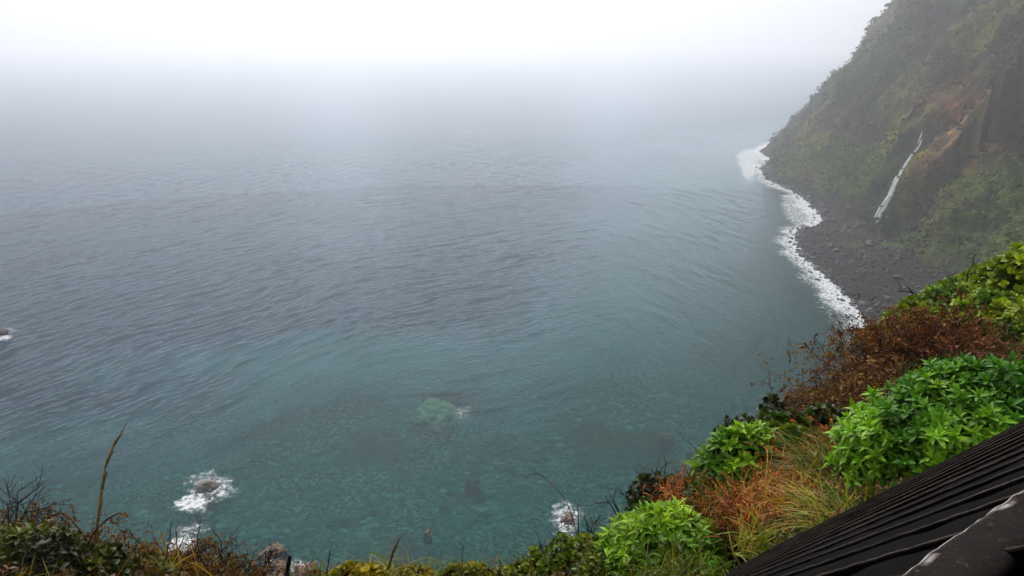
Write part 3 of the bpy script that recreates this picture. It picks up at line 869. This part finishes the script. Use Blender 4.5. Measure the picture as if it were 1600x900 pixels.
def blades(P, wd, cset):
    n, k, _ = P.shape
    T = np.gradient(P, axis=1)
    up = rng.normal(size=(n, 1, 3)) * .5 + np.array([0, 0, 1.])
    S = np.cross(T, np.repeat(up, k, 1)); S /= np.maximum(np.linalg.norm(S, axis=2, keepdims=True), 1e-9)
    prof = np.linspace(1, .08, k) ** .7
    w = wd[:, None, None] * prof[None, :, None]
    V = np.stack([P - S * w, P + S * w], 2)
    i = np.arange(n * k * 2).reshape(n, k, 2)
    Fc = np.stack([i[:, :-1, 0], i[:, 1:, 0], i[:, 1:, 1], i[:, :-1, 1]], -1).reshape(-1, 4)
    cs = np.array([sRGB(*q) for q in cset])
    c = cs[rng.integers(0, len(cs), n)] * rng.uniform(.7, 1.3, (n, 1))
    return V.reshape(-1, 3), Fc, np.repeat(c, k * 2, 0)

exec_plants = True
# ------------------------------------------------------------------ ground cover over the whole terrace
def scatter(n, pxr, rr, seed=0):
    pxs = rng.uniform(pxr[0], pxr[1], n); rs_ = rng.uniform(rr[0], rr[1], n)
    v = np.array([ray(a, 600) for a in pxs]); h = np.hypot(v[:, 0], v[:, 1])
    x, y = v[:, 0] / h * rs_, v[:, 1] / h * rs_
    return np.stack([x, y, near_height(x, y)], -1), pxs, rs_
VV = []; FF = []; CC = []; off = 0
def put(v, f, c):
    global off
    VV.append(v); FF.append(f + off); CC.append(c); off += len(v)
# low leaves
pts, pxs, rs_ = scatter(15000, (-250, 1750), (2.6, 9.5))
far_ = scatter(9000, (1150, 1900), (7, 20))
pts = np.vstack([pts, far_[0]]); pxs = np.concatenate([pxs, far_[1]])
m = fbm(pts[:, 0] * 1.1, pts[:, 1] * 1.1, octaves=3, seed=131)
c = blend(np.zeros((len(pts), 3)) + sRGB(54, 72, 26), sRGB(96, 116, 40), ss(-.3, .3, m))
dryk = (fbm(pts[:, 0] * .9 + 5, pts[:, 1] * .9, octaves=3, seed=137) > .02)
c[dryk] = sRGB(96, 62, 34) * rng.uniform(.6, 1.3, (dryk.sum(), 1))
pts[:, 2] += rng.uniform(-.02, .16, len(pts))
v, f, c = leaf_cloud(pts, rng.normal(size=pts.shape) * .5 + np.array([0, 0, 1]), 4, .042, c, T_small, tilt=(30, 90), cvar=.35)
put(v, f, c)
# grass between
pts, pxs, rs_ = scatter(12000, (-250, 1750), (2.6, 9))
P = curvy(pts, rng.normal(size=pts.shape) * .45 + np.array([0, 0, 1]), .26 * rng.uniform(.5, 1.3, len(pts)), 5, .1, .2)
v, f, c = blades(P, .003 * rng.uniform(.6, 1.5, len(pts)), [(96, 110, 38), (140, 136, 52), (150, 104, 50), (70, 92, 30), (130, 84, 44)])
put(v, f, c)
cover = new_mesh('ground_cover', np.vstack(VV), np.vstack(FF), M_grass, cols=np.vstack(CC))
tag(cover, 'low leaves and grass matted over the terrace edge', kind='stuff')

def G(px, py): return ground_hit(px, py)
def dpx(g): return np.linalg.norm(g - np.array([0, 0, H])) / F      # metres per photo pixel there

def bush(px, py, w, h, n, leafpx, label, cset, **kw):
    g = G(px, py)
    return leafy_bush(px, py, 0, w * .86, h * .9, int(n * 1.5), leafpx * .74 * dpx(g), label, tuple((c[0] * 1.14, c[1] * .95, c[2] * .5) for c in cset), loc=g, **kw)

# broad bright bushes
bush(1536, 726, 375, 150, 1500, 23, 'largest bright green broad leaved bush, against the dark roof', ((54, 118, 30), (108, 178, 54)), seed=1, depth=.85, template=T_lance, cvar=.2)
bush(1352, 752, 70, 42, 60, 32, 'small green leafy plant at the left foot of the largest bush, by the dark roof', ((44, 98, 28), (84, 146, 44)), seed=91, depth=.9)
bush(1165, 752, 150, 96, 230, 27, 'compact bright green bush between the orange bracken and the dark rounded shrub', ((62, 124, 34), (112, 176, 58)), seed=2, depth=.9)
bush(1238, 725, 150, 80, 270, 19, 'duller green small leaved bush touching the compact bright one on its right', ((48, 84, 30), (84, 122, 46)), seed=3, depth=.9, template=T_round)
bush(1038, 872, 195, 84, 320, 30, 'lime green bush at the lower edge of the slope, nearest the small foam web', ((74, 136, 34), (122, 184, 52)), seed=4, depth=.9, template=T_long)
ridge = [(1605, 462, 140, 66, 'tall yellow green bush highest on the ridge at the right edge'), (1492, 490, 110, 52, 'yellow green bush on the ridge crest, second from the right edge'),
         (1440, 500, 90, 42, 'light green bush on the ridge crest above the brown shrubs'), (1388, 516, 80, 34, 'low dark green bush where the ridge meets the surf'),
         (1560, 520, 130, 64, 'leafy green bush under the ridge crest beside the pale dead branch'), (1620, 540, 120, 70, 'green bush cut by the right edge above the largest bush'),
         (1425, 545, 70, 40, 'small lime green bush in the middle of the brown shrubs'), (1540, 462, 90, 42, 'yellow green bush between the two highest bushes of the ridge')]
for i, (a, b, w, h, lb) in enumerate(ridge):
    c = [((78, 120, 30), (136, 176, 50)), ((70, 116, 34), (126, 168, 56)), ((66, 108, 34), (112, 152, 50)), ((44, 78, 28), (80, 112, 40))][0 if i in (0, 7) else (1 if i in (1, 4, 5) else (2 if i in (2, 6) else 3))]
    bush(a, b, w, h, 240, 17, lb, c, seed=20 + i, group='green bushes along the ridge', per=7, template=T_lance if i % 2 else T_round, cvar=.3)
# dark rounded shrubs
for i, (a, b, w, h, lb) in enumerate([(1165, 700, 110, 66, 'dark glossy rounded shrub on the brink just above the compact bright bush'), (1025, 795, 105, 56, 'dark glossy shrub behind the lime green bush'),
                                      (1285, 690, 90, 60, 'dark glossy shrub left of the largest bush'), (1228, 662, 90, 56, 'dark shrub on the brink below the brown shrubs')]):
    bush(a, b, w, h, 110, 16, lb, ((20, 36, 16), (50, 74, 28)), seed=40 + i, per=5, template=T_round, name='rounded_shrub', cat='shrub', group='dark rounded shrubs', cvar=.4)
# creeping plants along the edge
ivy = [(905, 895, 170, 52, 'low green creeper spilling over the brink left of the lime bush', ((58, 92, 26), (104, 138, 44))), (960, 905, 120, 44, 'dark green creeper under the lime green bush', ((40, 66, 22), (78, 108, 36))),
       (838, 915, 120, 36, 'thin green creeper left of the brink slope at the bottom', ((64, 92, 28), (110, 136, 44))), (40, 900, 190, 70, 'dark green bramble filling the lower left corner', ((26, 40, 18), (66, 88, 34))),
       (135, 910, 130, 50, 'dark green bramble at the foot of the tall reed', ((34, 48, 20), (78, 98, 36))), (220, 915, 110, 40, 'green bramble right of the tall reed', ((38, 54, 20), (88, 100, 34))),
       (560, 925, 110, 44, 'yellow green creeper at the bottom edge, left of the short brown stalk', ((88, 104, 30), (138, 144, 44))), (640, 930, 110, 42, 'olive creeper at the bottom edge below the short brown stalk', ((80, 92, 28), (120, 128, 40))),
       (735, 930, 130, 42, 'olive creeper at the bottom edge in the middle', ((66, 84, 26), (110, 124, 40))), (1120, 860, 120, 36, 'dark creeper below the orange bracken', ((30, 48, 20), (64, 84, 30)))]
for i, (a, b, w, h, lb, c) in enumerate(ivy):
    bush(a, b, w, h, 230 if i != 3 else 330, 15 if i not in (3, 4) else 18, lb, c, seed=50 + i, per=5, template=T_small if i % 2 else T_round, name='creeper', cat='creeping plant', group='creeping plants along the brink', cvar=.4, depth=.8)

# brown wiry shrubs
def shrub(px, py, hpx, n0, label, **kw):
    g = G(px, py)
    return twig_shrub(px, 0, hpx * dpx(g), n0, label, loc=g, **kw)
brown = [(20, 870, 66, (92, 50, 36), 'red brown withered shrub at the left edge', 420), (85, 885, 56, (84, 48, 36), 'red brown withered shrub left of the tall reed', 360), (185, 895, 50, (90, 56, 36), 'brown withered shrub right of the tall reed', 260), (300, 905, 56, (60, 42, 34), 'dark brown withered shrub below the lower foam patch', 200), (365, 915, 50, (54, 38, 32), 'dark brown withered shrub left of the bottom rocks', 160), (1330, 612, 95, (96, 62, 40), 'brown wiry shrub on the brink over the teal water', 260), (1368, 578, 85, (84, 50, 34), 'brown wiry shrub below the end of the surf line', 260), (1300, 655, 62, (88, 52, 32), 'low red brown shrub below the wiry shrubs', 260),
         (1400, 575, 90, (74, 40, 28), 'dark brown withered shrub left of the pale dead branch', 420), (1455, 560, 100, (84, 50, 30), 'dark red brown withered shrub in the middle of the ridge', 520), (1500, 560, 90, (92, 54, 32), 'red brown withered shrub beside the pale dead branch', 520),
         (1340, 640, 80, (98, 50, 30), 'red brown twiggy shrub above the left end of the largest bush', 260), (1560, 575, 60, (84, 46, 30), 'brown twigs behind the largest bush at the right', 240), (1275, 640, 52, (92, 66, 40), 'olive brown wiry shrub lowest on the brink', 160), (1390, 620, 60, (80, 44, 30), 'brown twigs just behind the largest bush', 260)]
for i, (a, b, h, c, lb, nl_) in enumerate(brown):
    g = G(a, b); d_ = dpx(g)
    lc = ((74, 42, 24), (138, 84, 46)) if i in (8, 9, 10, 12) else ((96, 52, 30), (130, 100, 48))
    shrub(a, b, h, 46, lb, c=c, spread=.75, base_r=24 * d_, r0=.9 * d_, kids=3, leaves=nl_ * 2, leafc=lc, leaf=6.5 * d_, template=T_lance, group='brown withered shrubs', name='withered_shrub', wob=.3, grav=.05)
# orange dry bracken
brk = [(1085, 812, 'orange dry bracken right behind the lime green bush'), (1135, 806, 'orange dry bracken below the compact bright bush'), (1190, 800, 'orange brown bracken in the middle of the slope'), (1240, 770, 'orange dry bracken left of the arching grass'),
       (1275, 735, 'faded orange bracken between the compact bush and the largest bush'), (1160, 845, 'dull brown bracken low on the slope'), (1225, 820, 'rusty bracken just above the dark roof'), (1100, 850, 'brown bracken touching the right side of the lime green bush'), (1300, 705, 'dry bracken at the left edge of the largest bush')]
for i, (a, b, lb) in enumerate(brk):
    g = G(a, b); d_ = dpx(g)
    root = empty('dry_bracken', g, lb, 'bracken', 'orange dry bracken on the slope')
    n0 = 420
    p = np.concatenate([rng.normal(size=(n0, 2)) * 26 * d_, np.zeros((n0, 1))], 1)
    P = curvy(p, rng.normal(size=(n0, 3)) * .8 + np.array([0, 0, .9]), 42 * d_ * rng.uniform(.5, 1.2, n0), 7, .42, .14)
    dark = i in (5, 7)
    v, f, c = blades(P, 1.0 * d_ * rng.uniform(.5, 1.3, n0), [(150, 82, 40), (176, 102, 52), (120, 60, 32), (190, 132, 70)] if not dark else [(100, 56, 32), (126, 76, 40), (80, 44, 28)])
    new_mesh('fronds', v, f, M_dry, root, cols=c)
    tp = P[:, 2:].reshape(-1, 3)[rng.integers(0, n0 * 5, 420)]
    cl = blend(np.zeros((420, 3)) + sRGB(112, 56, 28), sRGB(186, 112, 56), rng.random(420)) * (.7 if dark else 1)
    v, f, c = leaf_cloud(tp, rng.normal(size=tp.shape) + np.array([0, 0, .3]), 3, 6.5 * d_, cl, T_lance, cvar=.35)
    new_mesh('foliage', v, f, M_dry, root, cols=c)

# grass tufts
YG = [(150, 152, 56), (120, 130, 44), (184, 158, 74), (92, 116, 38)]
OR = [(176, 120, 56), (196, 150, 72), (150, 90, 44), (140, 136, 50)]
OL = [(88, 100, 34), (112, 116, 42), (70, 88, 30), (134, 122, 52)]
for i, (a, b, L, n, cs, lean, lb) in enumerate([
        (1318, 815, 78, 260, YG, (-.6, .2, .6), 'long yellow green grass arching beside the dark roof, under the largest bush'), (1262, 800, 60, 240, OR, (-.3, .1, .8), 'orange and yellow dry grass in the middle of the slope'),
        (1300, 740, 85, 240, OL, (-.5, .3, .8), 'fine olive grass combed leftwards at the left edge of the largest bush'), (1195, 862, 60, 220, YG, (.2, 0, 1), 'yellow green grass just above the lower end of the dark roof'),
        (1130, 890, 60, 220, OL, (0, 0, 1), 'olive grass at the bottom edge left of the dark roof'), (1215, 790, 70, 180, OR, (.3, 0, .9), 'straw coloured grass among the bracken'), (1060, 905, 60, 200, OL, (0, 0, 1), 'green grass at the bottom edge below the lime bush'),
        (255, 905, 46, 220, [(190, 150, 50), (150, 120, 44), (120, 110, 40)], (0, 0, 1), 'golden dry grass below the lower foam patch'), (590, 915, 48, 160, YG, (0, 0, 1), 'yellow grass around the short brown stalk'),
        (520, 915, 36, 120, YG, (0, 0, 1), 'short yellow green grass right of the charred stub'), (700, 918, 40, 130, OL, (.3, 0, 1), 'thin olive grass in the middle of the bottom edge'), (800, 912, 44, 130, OL, (-.2, 0, 1), 'thin green grass below the wide underwater rock'),
        (330, 915, 40, 150, [(120, 84, 44), (96, 70, 36), (140, 112, 50)], (0, 0, 1), 'brown grass among the black twigs at the bottom left'), (110, 905, 44, 120, [(120, 80, 40), (90, 76, 34)], (0, 0, 1), 'brown grass at the foot of the tall reed')]):
    g = G(a, b); d_ = dpx(g)
    grass_tuft(a, 0, L * d_, n, lb, cs, loc=g, base_r=20 * d_, lean=lean, width=1.15 * d_, spread=.42, group='grass tufts on the slope', grav=.17)

# bare black twigs standing against the water
bare = [(1000, 770, 66, 'bare black twigs behind the lime green bush, the leftmost of three'), (1030, 768, 76, 'bare black twigs above the dark glossy shrub, the middle of three'), (1052, 760, 62, 'bare black twigs right of the dark glossy shrub'), (978, 800, 66, 'bare black twig leaning left from the lime green bush'),
        (1118, 735, 56, 'lone dark twig leaning out from the compact bright bush'), (925, 850, 50, 'thin dark twigs on the creeper below the small foam web'), (12, 850, 90, 'brown bare twigs rising at the left edge'), (42, 852, 76, 'dark bare twigs over the corner bramble'),
        (85, 870, 60, 'thin bare twigs between the corner bramble and the tall reed'), (265, 895, 66, 'pale bare twig in front of the lower foam patch'), (300, 900, 66, 'black bare twigs at the right of the lower foam patch'), (345, 905, 62, 'tangle of black twigs left of the flat tan rock'),
        (395, 915, 60, 'black twigs below the flat tan rock'), (500, 925, 70, 'single upright black twig right of the bottom rocks'), (690, 925, 56, 'dark curved twigs in the middle of the bottom edge'), (812, 915, 66, 'upright dark twig below the wide underwater rock'), (205, 905, 60, 'dark twigs right of the tall reed'), (870, 900, 60, 'brown upright twigs beside the small foam web')]
for i, (a, b, h, lb) in enumerate(bare):
    g = G(a, b); d_ = dpx(g)
    lean = {3: (-.8, 0, .8), 4: (-.5, .2, .9)}.get(i, (rng.uniform(-.25, .25), 0, 1))
    c = (66, 44, 34) if i in (6, 9, 17) else (30, 26, 24)
    nn0 = 3 if i in (3, 4, 13, 15) else (9 if i in (6, 7, 10, 11, 12) else 5)
    shrub(a, b, h * 1.25, nn0, lb, c=c, spread=.28 if nn0 < 9 else .5, base_r=(1.2 if nn0 < 4 else (3 if nn0 < 9 else 9)) * d_, r0=1.25 * d_, kids=2 if nn0 < 9 else 3, group='bare twigs against the water', name='bare_twigs', cat='twigs', lean=lean, wob=.16, levels=3)

def stalk(name, pts, r, rad, label, cat, c, parent=None, knots=True, group=None):
    q = np.array([at_r(a, b, r + dr) for a, b, dr in pts])
    tt = np.linspace(0, len(q) - 1, len(q) * 6)
    # smooth path through the points
    P = np.stack([np.interp(tt, np.arange(len(q)), q[:, k]) for k in range(3)], -1)
    for _ in range(4): P[1:-1] = .25 * P[:-2] + .5 * P[1:-1] + .25 * P[2:]
    k = len(P)
    rr_ = np.interp(np.linspace(0, 1, k), np.linspace(0, 1, len(rad)), rad)
    if knots: rr_ = rr_ * (1 + .22 * (np.arange(k) % 6 == 0)) * (1 + .12 * rng.normal(size=k))
    v, f = tubes(P[None], rr_[None], 7)
    cc = sRGB(*c) * (1 + .4 * vnoise(v[:, 0] * 30, v[:, 1] * 30, v[:, 2] * 12, 5))[:, None]
    base_ = P[0].copy()
    if parent is None:
        o = new_mesh(name, v - base_, f, M_twig, cols=cc); o.location = base_.tolist(); tag(o, label, cat, group)
    else:
        o = new_mesh(name, v - np.array(parent.location), f, M_twig, parent, cols=cc)
    return o, P
g = G(146, 885)
reed = empty('tall_reed', g, 'tall tan reed stalk standing alone against the sea', 'reed')
o, P = stalk('stalk', [(146, 885, 0), (151, 830, 0), (158, 770, 0), (166, 722, 0), (180, 690, 0), (200, 657, 0)], math.hypot(g[0], g[1]), [.010, .011, .0105, .009, .007, .002], '', '', (200, 160, 104), reed)
for q in (9, 15, 21, 27):
    pp = np.array([P[q] - g, P[q + 2] - g + np.array([.004, 0, 0]), P[q + 4] - g + np.array([.02, 0, .0])])
    v, f = tubes(pp[None], np.array([[.0125, .010, .002]]), 5)
    new_mesh('leaf_sheath', v, f, M_twig, reed, cols=np.zeros((len(v), 3)) + sRGB(150, 128, 70))
stalk('arching_reed', [(118, 900, 0), (132, 862, 0), (146, 832, 0), (168, 810, 0), (188, 801, 0), (190, 804, 0)], 5.0, [.007, .006, .005, .004, .003], 'dark stem arching to the right in front of the tall reed', 'stem', (44, 34, 28))
stalk('dry_reed', [(140, 850, 0), (128, 832, 0), (108, 808, 0), (96, 800, 0)], 5.1, [.008, .006, .005, .004], 'pale brown stem leaning left from the tall reed', 'stem', (134, 98, 70))
stalk('dry_reed', [(905, 862, 0), (904, 830, 0), (903, 786, 0)], 5.6, [.006, .005, .004], 'upright brown stem beside the small foam web', 'stem', (110, 76, 56))
q0 = at_r(905, 850, 5.6)
fg = empty('flowering_grass', q0, 'pink brown grass stem arching left over the small foam web', 'grass stem')
stalk('stem', [(905, 850, 0), (896, 812, 0), (884, 780, 0), (866, 760, 0), (853, 748, 0)], 5.6, [.003, .004, .003, .005, .003], '', '', (150, 116, 96), fg)
stalk('seed_head', [(853, 748, 0), (842, 740, 0), (828, 741, 0), (814, 752, 0)], 5.6, [.003, .005, .002, .0015], '', '', (90, 50, 44), fg)
stalk('dry_reed', [(606, 890, 0), (614, 862, 0), (626, 838, 0)], 5.1, [.010, .012, .002], 'short brown stalk sticking up from the bottom edge', 'stalk', (140, 104, 66))
stalk('dry_reed', [(722, 905, 0), (722, 858, 0)], 5.1, [.005, .005], 'straight pale stem at the middle of the bottom edge', 'stem', (170, 156, 110))
stalk('charred_stub', [(446, 915, 0), (449, 890, 0), (453, 870, 0)], 4.9, [.017, .015, .014], 'charred broken stub at the bottom edge beside the rocks', 'stub', (36, 28, 24))
stalk('dry_reed', [(250, 900, 0), (262, 862, 0), (268, 815, 0)], 5.0, [.005, .004, .003], 'thin dark stem crossing the lower foam patch', 'stem', (80, 58, 48))
stalk('dry_reed', [(250, 840, 0), (254, 832, 0), (248, 831, 0)], 5.0, [.004, .007, .003], 'curled pale seed pod on a twig left of the lower foam patch', 'stem', (190, 160, 130))
# pale dead branch on the ridge
g = G(1578, 588); rr0 = math.hypot(g[0], g[1])
dead = empty('dead_branch', g, 'pale brown dead branch forking to the left behind the largest bush', 'branch')
for nm, pts, rad in (('trunk', [(1580, 600, 0), (1577, 575, 0), (1575, 552, 0), (1568, 540, 0)], [.035, .03, .024, .018]), ('limb', [(1569, 541, 0), (1556, 530, 0), (1546, 516, 0), (1538, 503, 0)], [.018, .014, .01, .006]),
                     ('limb', [(1576, 566, 0), (1560, 558, 0), (1545, 540, 0), (1530, 528, 0)], [.014, .011, .008, .004]), ('limb', [(1575, 560, 0), (1550, 552, 0), (1530, 552, 0), (1512, 546, 0)], [.012, .009, .006, .003]), ('limb', [(1576, 555, 0), (1582, 540, 0), (1580, 525, 0)], [.010, .007, .004])):
    stalk(nm, pts, rr0, rad, '', '', (150, 96, 66), dead)
# dark leafless snag against the cliff
shrub(1502, 448, 70, 6, 'dark leafless snag on the ridge crest in front of the cliff', c=(36, 28, 22), spread=.35, r0=.02, base_r=.1, kids=3, name='snag', cat='snag', lean=(-.6, 0, 1))

# bushes standing out on the skyline of the headland
for i, (a, b, s) in enumerate([(1362, 32, 3.2), (1352, 46, 2.2), (1330, 84, 1.8), (1310, 110, 1.8), (1298, 140, 2.0), (1292, 146, 2.2), (1388, 10, 2.4), (1264, 172, 1.6), (1243, 200, 1.5), (1205, 222, 1.2)]):
    hh = None
    for dx in range(0, 90, 2):
        h_, n_ = cliff_hit(a + dx, b + dx * .2)
        if h_ is not None: hh = h_; break
    if hh is None: continue
    n = 60
    p, nr = dome(n, s, s, s * .8, seed=300 + i)
    cl = blend(np.zeros((n, 3)) + sRGB(40, 54, 34), sRGB(70, 84, 48), rng.random(n))
    v, f, c = leaf_cloud(p, nr + rng.normal(size=p.shape) * .4, 6, s * .5, cl, T_small)
    root = empty('skyline_bush', hh, 'dark bush standing out on the foggy skyline of the headland', 'bush', 'bushes on the headland skyline')
    new_mesh('foliage', v, f, M_scrub, root, cols=c)
    v, f = tubes(np.array([[[0, 0, -s], [0, 0, -.3 * s], [.1 * s, 0, .3 * s]]]), np.array([[.12, .1, .06]]) * s, 5)
    new_mesh('stem', v, f, M_twig, root, cols=np.zeros((len(v), 3)) + sRGB(60, 50, 40))

# ------------------------------------------------------------------ boarded roof and rail beside the viewer
V = []; Fc = []; Cc = []; off_ = 0
nu = 420
us = np.linspace(u0, u1, nu)
for k in range(-9, 13):
    us = np.linspace(u0, float(u_end(vA + k * bw)), nu)
    v0 = vA + k * bw
    wob = .0004 * fbm(us * 4 + k * 9, us * 0 + k, octaves=3, seed=401) + .0005 * vnoise(us * 60, us * 0 + k * 3, seed=403)
    lip = .55 * (.0045 + .0018 * np.abs(vnoise(us * 45, us * 0 + k, seed=405)))
    # cross-section: groove, raised rounded lip, board rising slightly to the next groove
    prof = [(0.0, -.008, .5), (.0, .001, .6), (.15, .003, 2.0), (.5, .004, 3.0), (.85, .003, 1.8), (1.0, .001, .8)]
    rows = []
    for a, hz, cl in prof:
        vv = v0 + wob + lip * a * .9
        hh_ = hz + .0005 * vnoise(us * 50 + a, us * 0 + k, seed=407)
        rows.append((vv, hh_, cl))
    for a, hz in ((.25, .002), (.6, .001), (.97, -.001), (.999, -.012)):
        rows.append((v0 + bw * a + 0 * us, hz + .0012 * vnoise(us * 14, us * 0 + k + a, seed=409), 1.0))
    for vv, hh_, cl in rows:
        V.append(P0 + us[:, None] * uP + vv[:, None] * vP + (hh_ + 0 * us)[:, None] * nP)
        nz = .75 + .5 * (fbm(us * 5, us * 0 + k * 7 + cl, octaves=4, seed=411))
        Cc.append(blend(np.zeros((nu, 3)) + np.array([.0028, .0022, .0020]), np.array([.12, .10, .09]), np.full(nu, np.clip((cl - 1) / 2.2, 0, 1)) * nz) * nz[:, None])  # paler lip: weathered edge with the light it catches painted in
    m = len(rows); i = np.arange(m * nu).reshape(m, nu) + off_
    Fc.append(np.stack([i[:-1, :-1], i[:-1, 1:], i[1:, 1:], i[1:, :-1]], -1).reshape(-1, 4)); off_ += m * nu
t = NT('dark_boards')
c = t.node('ShaderNodeVertexColor', layer_name='Col').outputs[0]
P_ = t.node('ShaderNodeNewGeometry').outputs['Position']
nn = t.noise(P_, 60, 5, .7)
c2 = t.mixc(1.0, c, t.ramp(nn, [(.3, (.6, .6, .6)), (.7, (1.5, 1.4, 1.35))]), 'MULTIPLY')
bb = t.node('ShaderNodeBump', {'Strength': .5, 'Distance': .003, 'Height': nn}).outputs[0]
M_board = t.done(t.node('ShaderNodeBsdfPrincipled', {'Base Color': c2, 'Roughness': .85, 'Specular IOR Level': .03, 'Normal': bb}).outputs[0])
roof = empty('boarded_roof', P0, 'dark brown boarded roof sloping down beside the bushes', 'roof')
o = new_mesh('boards', np.vstack(V) - P0, np.vstack(Fc), M_board, roof, cols=np.vstack(Cc))
def slab(name, ua, ub, va, vb, ha, hb, mat, parent, c):
    q = np.array([[u, v, h] for u in (ua, ub) for v in (va, vb) for h in (ha, hb)])
    W = q[:, 0:1] * uP + q[:, 1:2] * vP + q[:, 2:3] * nP
    f = np.array([[0, 1, 3, 2], [4, 6, 7, 5], [0, 4, 5, 1], [2, 3, 7, 6], [0, 2, 6, 4], [1, 5, 7, 3]])
    return new_mesh(name, W, f, mat, parent, cols=np.zeros((8, 3)) + np.array(c), smooth=False)
vs_ = np.linspace(vA - 9 * bw, vA + 13 * bw, 24)
ring = [(u0, v) for v in vs_] + [(float(u_end(v)), v) for v in vs_[::-1]]
n_ = len(ring)
W = np.array([[u, v, h] for h in (-.022, -.05) for u, v in ring])
W = W[:, 0:1] * uP + W[:, 1:2] * vP + W[:, 2:3] * nP
k24 = len(vs_)
top = np.array([[i, n_ - 1 - i, n_ - 2 - i, i + 1] for i in range(k24 - 1)])
side_ = np.array([[i, (i + 1) % n_, (i + 1) % n_ + n_, i + n_] for i in range(n_)])
new_mesh('decking', W, [top, top[:, ::-1] + n_, side_], M_board, roof, cols=np.zeros((len(W), 3)) + np.array([.006, .005, .0045]), smooth=False)
slab('verge_board', u0 - .01, float(u_end(vA + 13 * bw)), vA + 13 * bw + .002, vA + 13 * bw + .022, -.09, .002, M_board, roof, (.006, .005, .0045))

# rail
zr = H - .30
def onz(px, py):
    v = ray(px, py); return E + v * ((zr - H) / v[2])
a, b = onz(1420, 900), onz(1603, 768)
dr = (b - a) / np.linalg.norm(b - a); sd = np.array([dr[1], -dr[0], 0])
c_ = onz(1585, 885)
wr = abs((c_ - a) @ sd); sgn = np.sign((c_ - a) @ sd)
print('RAIL', a, b, wr)
nu = 500
ul = np.linspace(-.6, 1.6, nu)
edge = .0026 * fbm(ul * 9, ul * 0, octaves=3, seed=421) + .0008 * vnoise(ul * 130, ul * 0, seed=423) - .004 * np.exp(-((ul - .12) / .25) ** 2)
V = []; Cc = []
def rcol(n, chip):
    n1_ = fbm(ul * 40, ul * 0 + n, octaves=3, seed=431)
    c = np.zeros((nu, 3)) + np.array([.011, .007, .0065])
    return blend(c, np.array([.45, .41, .39]), ss(-.25, .25, n1_ + chip) if chip > -9 else 0 * ul)
prof = [(.008, -.035, -99), (-.0007, -.008, -99), (-.0007, -.0027, -.25), (.0007, .000, .05), (.0018, .0008, -.05), (.0035, .001, -.32), (.006, .0011, -99), (wr * .5, .0013, -99), (wr - .004, .0013, -99), (wr, -.002, -99), (wr, -.008, -99), (wr - .007, -.035, -99)]
for j, (s_, h_, ch) in enumerate(prof):
    V.append(a[None] + ul[:, None] * dr + (s_ + (edge if j < 7 else edge * 0))[:, None] * sd * sgn + np.array([0, 0, 1.]) * (h_ + .0004 * vnoise(ul * 70, ul * 0 + j, seed=433))[:, None])
    Cc.append(rcol(j, ch))
m = len(prof); i = np.arange(m * nu).reshape(m, nu); j2 = np.roll(i, -1, 0)
f = np.stack([i[:, :-1], i[:, 1:], j2[:, 1:], j2[:, :-1]], -1).reshape(-1, 4)
t = NT('weathered_paint')
c = t.node('ShaderNodeVertexColor', layer_name='Col').outputs[0]
P_ = t.node('ShaderNodeNewGeometry').outputs['Position']
sp = t.noise(P_, 190, 5, .65); sp2 = t.noise(P_, 32, 4, .6)
c2 = t.mixc(t.range(sp, .58, .68, 0, .9), c, (.055, .044, .038))
c2 = t.mixc(t.range(sp2, .4, .7, 0, .6), c2, t.mixc(.5, c2, (.011, .010, .008)))
bb = t.node('ShaderNodeBump', {'Strength': .6, 'Distance': .002, 'Height': sp}).outputs[0]
M_rail = t.done(t.node('ShaderNodeBsdfPrincipled', {'Base Color': c2, 'Roughness': .7, 'Specular IOR Level': .08, 'Normal': bb}).outputs[0])
rail = empty('railing', a, 'dark red brown rail with a chipped pale edge in the lower right corner', 'railing')
new_mesh('top_rail', np.vstack(V) - a, f, M_rail, rail, cols=np.vstack(Cc))
ctr = a + dr * 1.35 + sd * sgn * wr * .5
gz = float(near_height(np.array([ctr[0]]), np.array([ctr[1]]))[0]) - .1 - a[2]
q = np.array([[x_, y_, z_] for x_ in (-.02, .02) for y_ in (-.02, .02) for z_ in (gz, -.037)])
W = q[:, 0:1] * dr + q[:, 1:2] * sd + q[:, 2:3] * np.array([0, 0, 1.]) + (ctr - a) * np.array([1, 1, 0])
new_mesh('post', W, np.array([[0, 1, 3, 2], [4, 6, 7, 5], [0, 4, 5, 1], [2, 3, 7, 6], [0, 2, 6, 4], [1, 5, 7, 3]]), M_rail, rail, cols=np.zeros((8, 3)) + np.array([.02, .013, .012]), smooth=False)

# ------------------------------------------------------------------ haze
import bmesh
bm = bmesh.new(); bmesh.ops.create_cube(bm, size=1)
me = bpy.data.meshes.new('haze'); 
for vtx in bm.verts:
    vtx.co = Vector((vtx.co.x * 20000, vtx.co.y * 20000, -22 if vtx.co.z < 0 else 372))
bm.to_mesh(me); bm.free()
haze = bpy.data.objects.new('haze', me); col.objects.link(haze)
hm = bpy.data.materials.new('haze_air'); hm.use_nodes = True
hn = hm.node_tree.nodes; hn.clear()
ho = hn.new('ShaderNodeOutputMaterial'); pv = hn.new('ShaderNodeVolumePrincipled')
pv.inputs['Color'].default_value = (.93, .95, 1, 1)
pv.inputs['Density'].default_value = HAZE_DENSITY
pv.inputs['Anisotropy'].default_value = 0.7
hm.node_tree.links.new(pv.outputs[0], ho.inputs['Volume'])
me.materials.append(hm)
tag(haze, 'pale sea fog', kind='stuff')
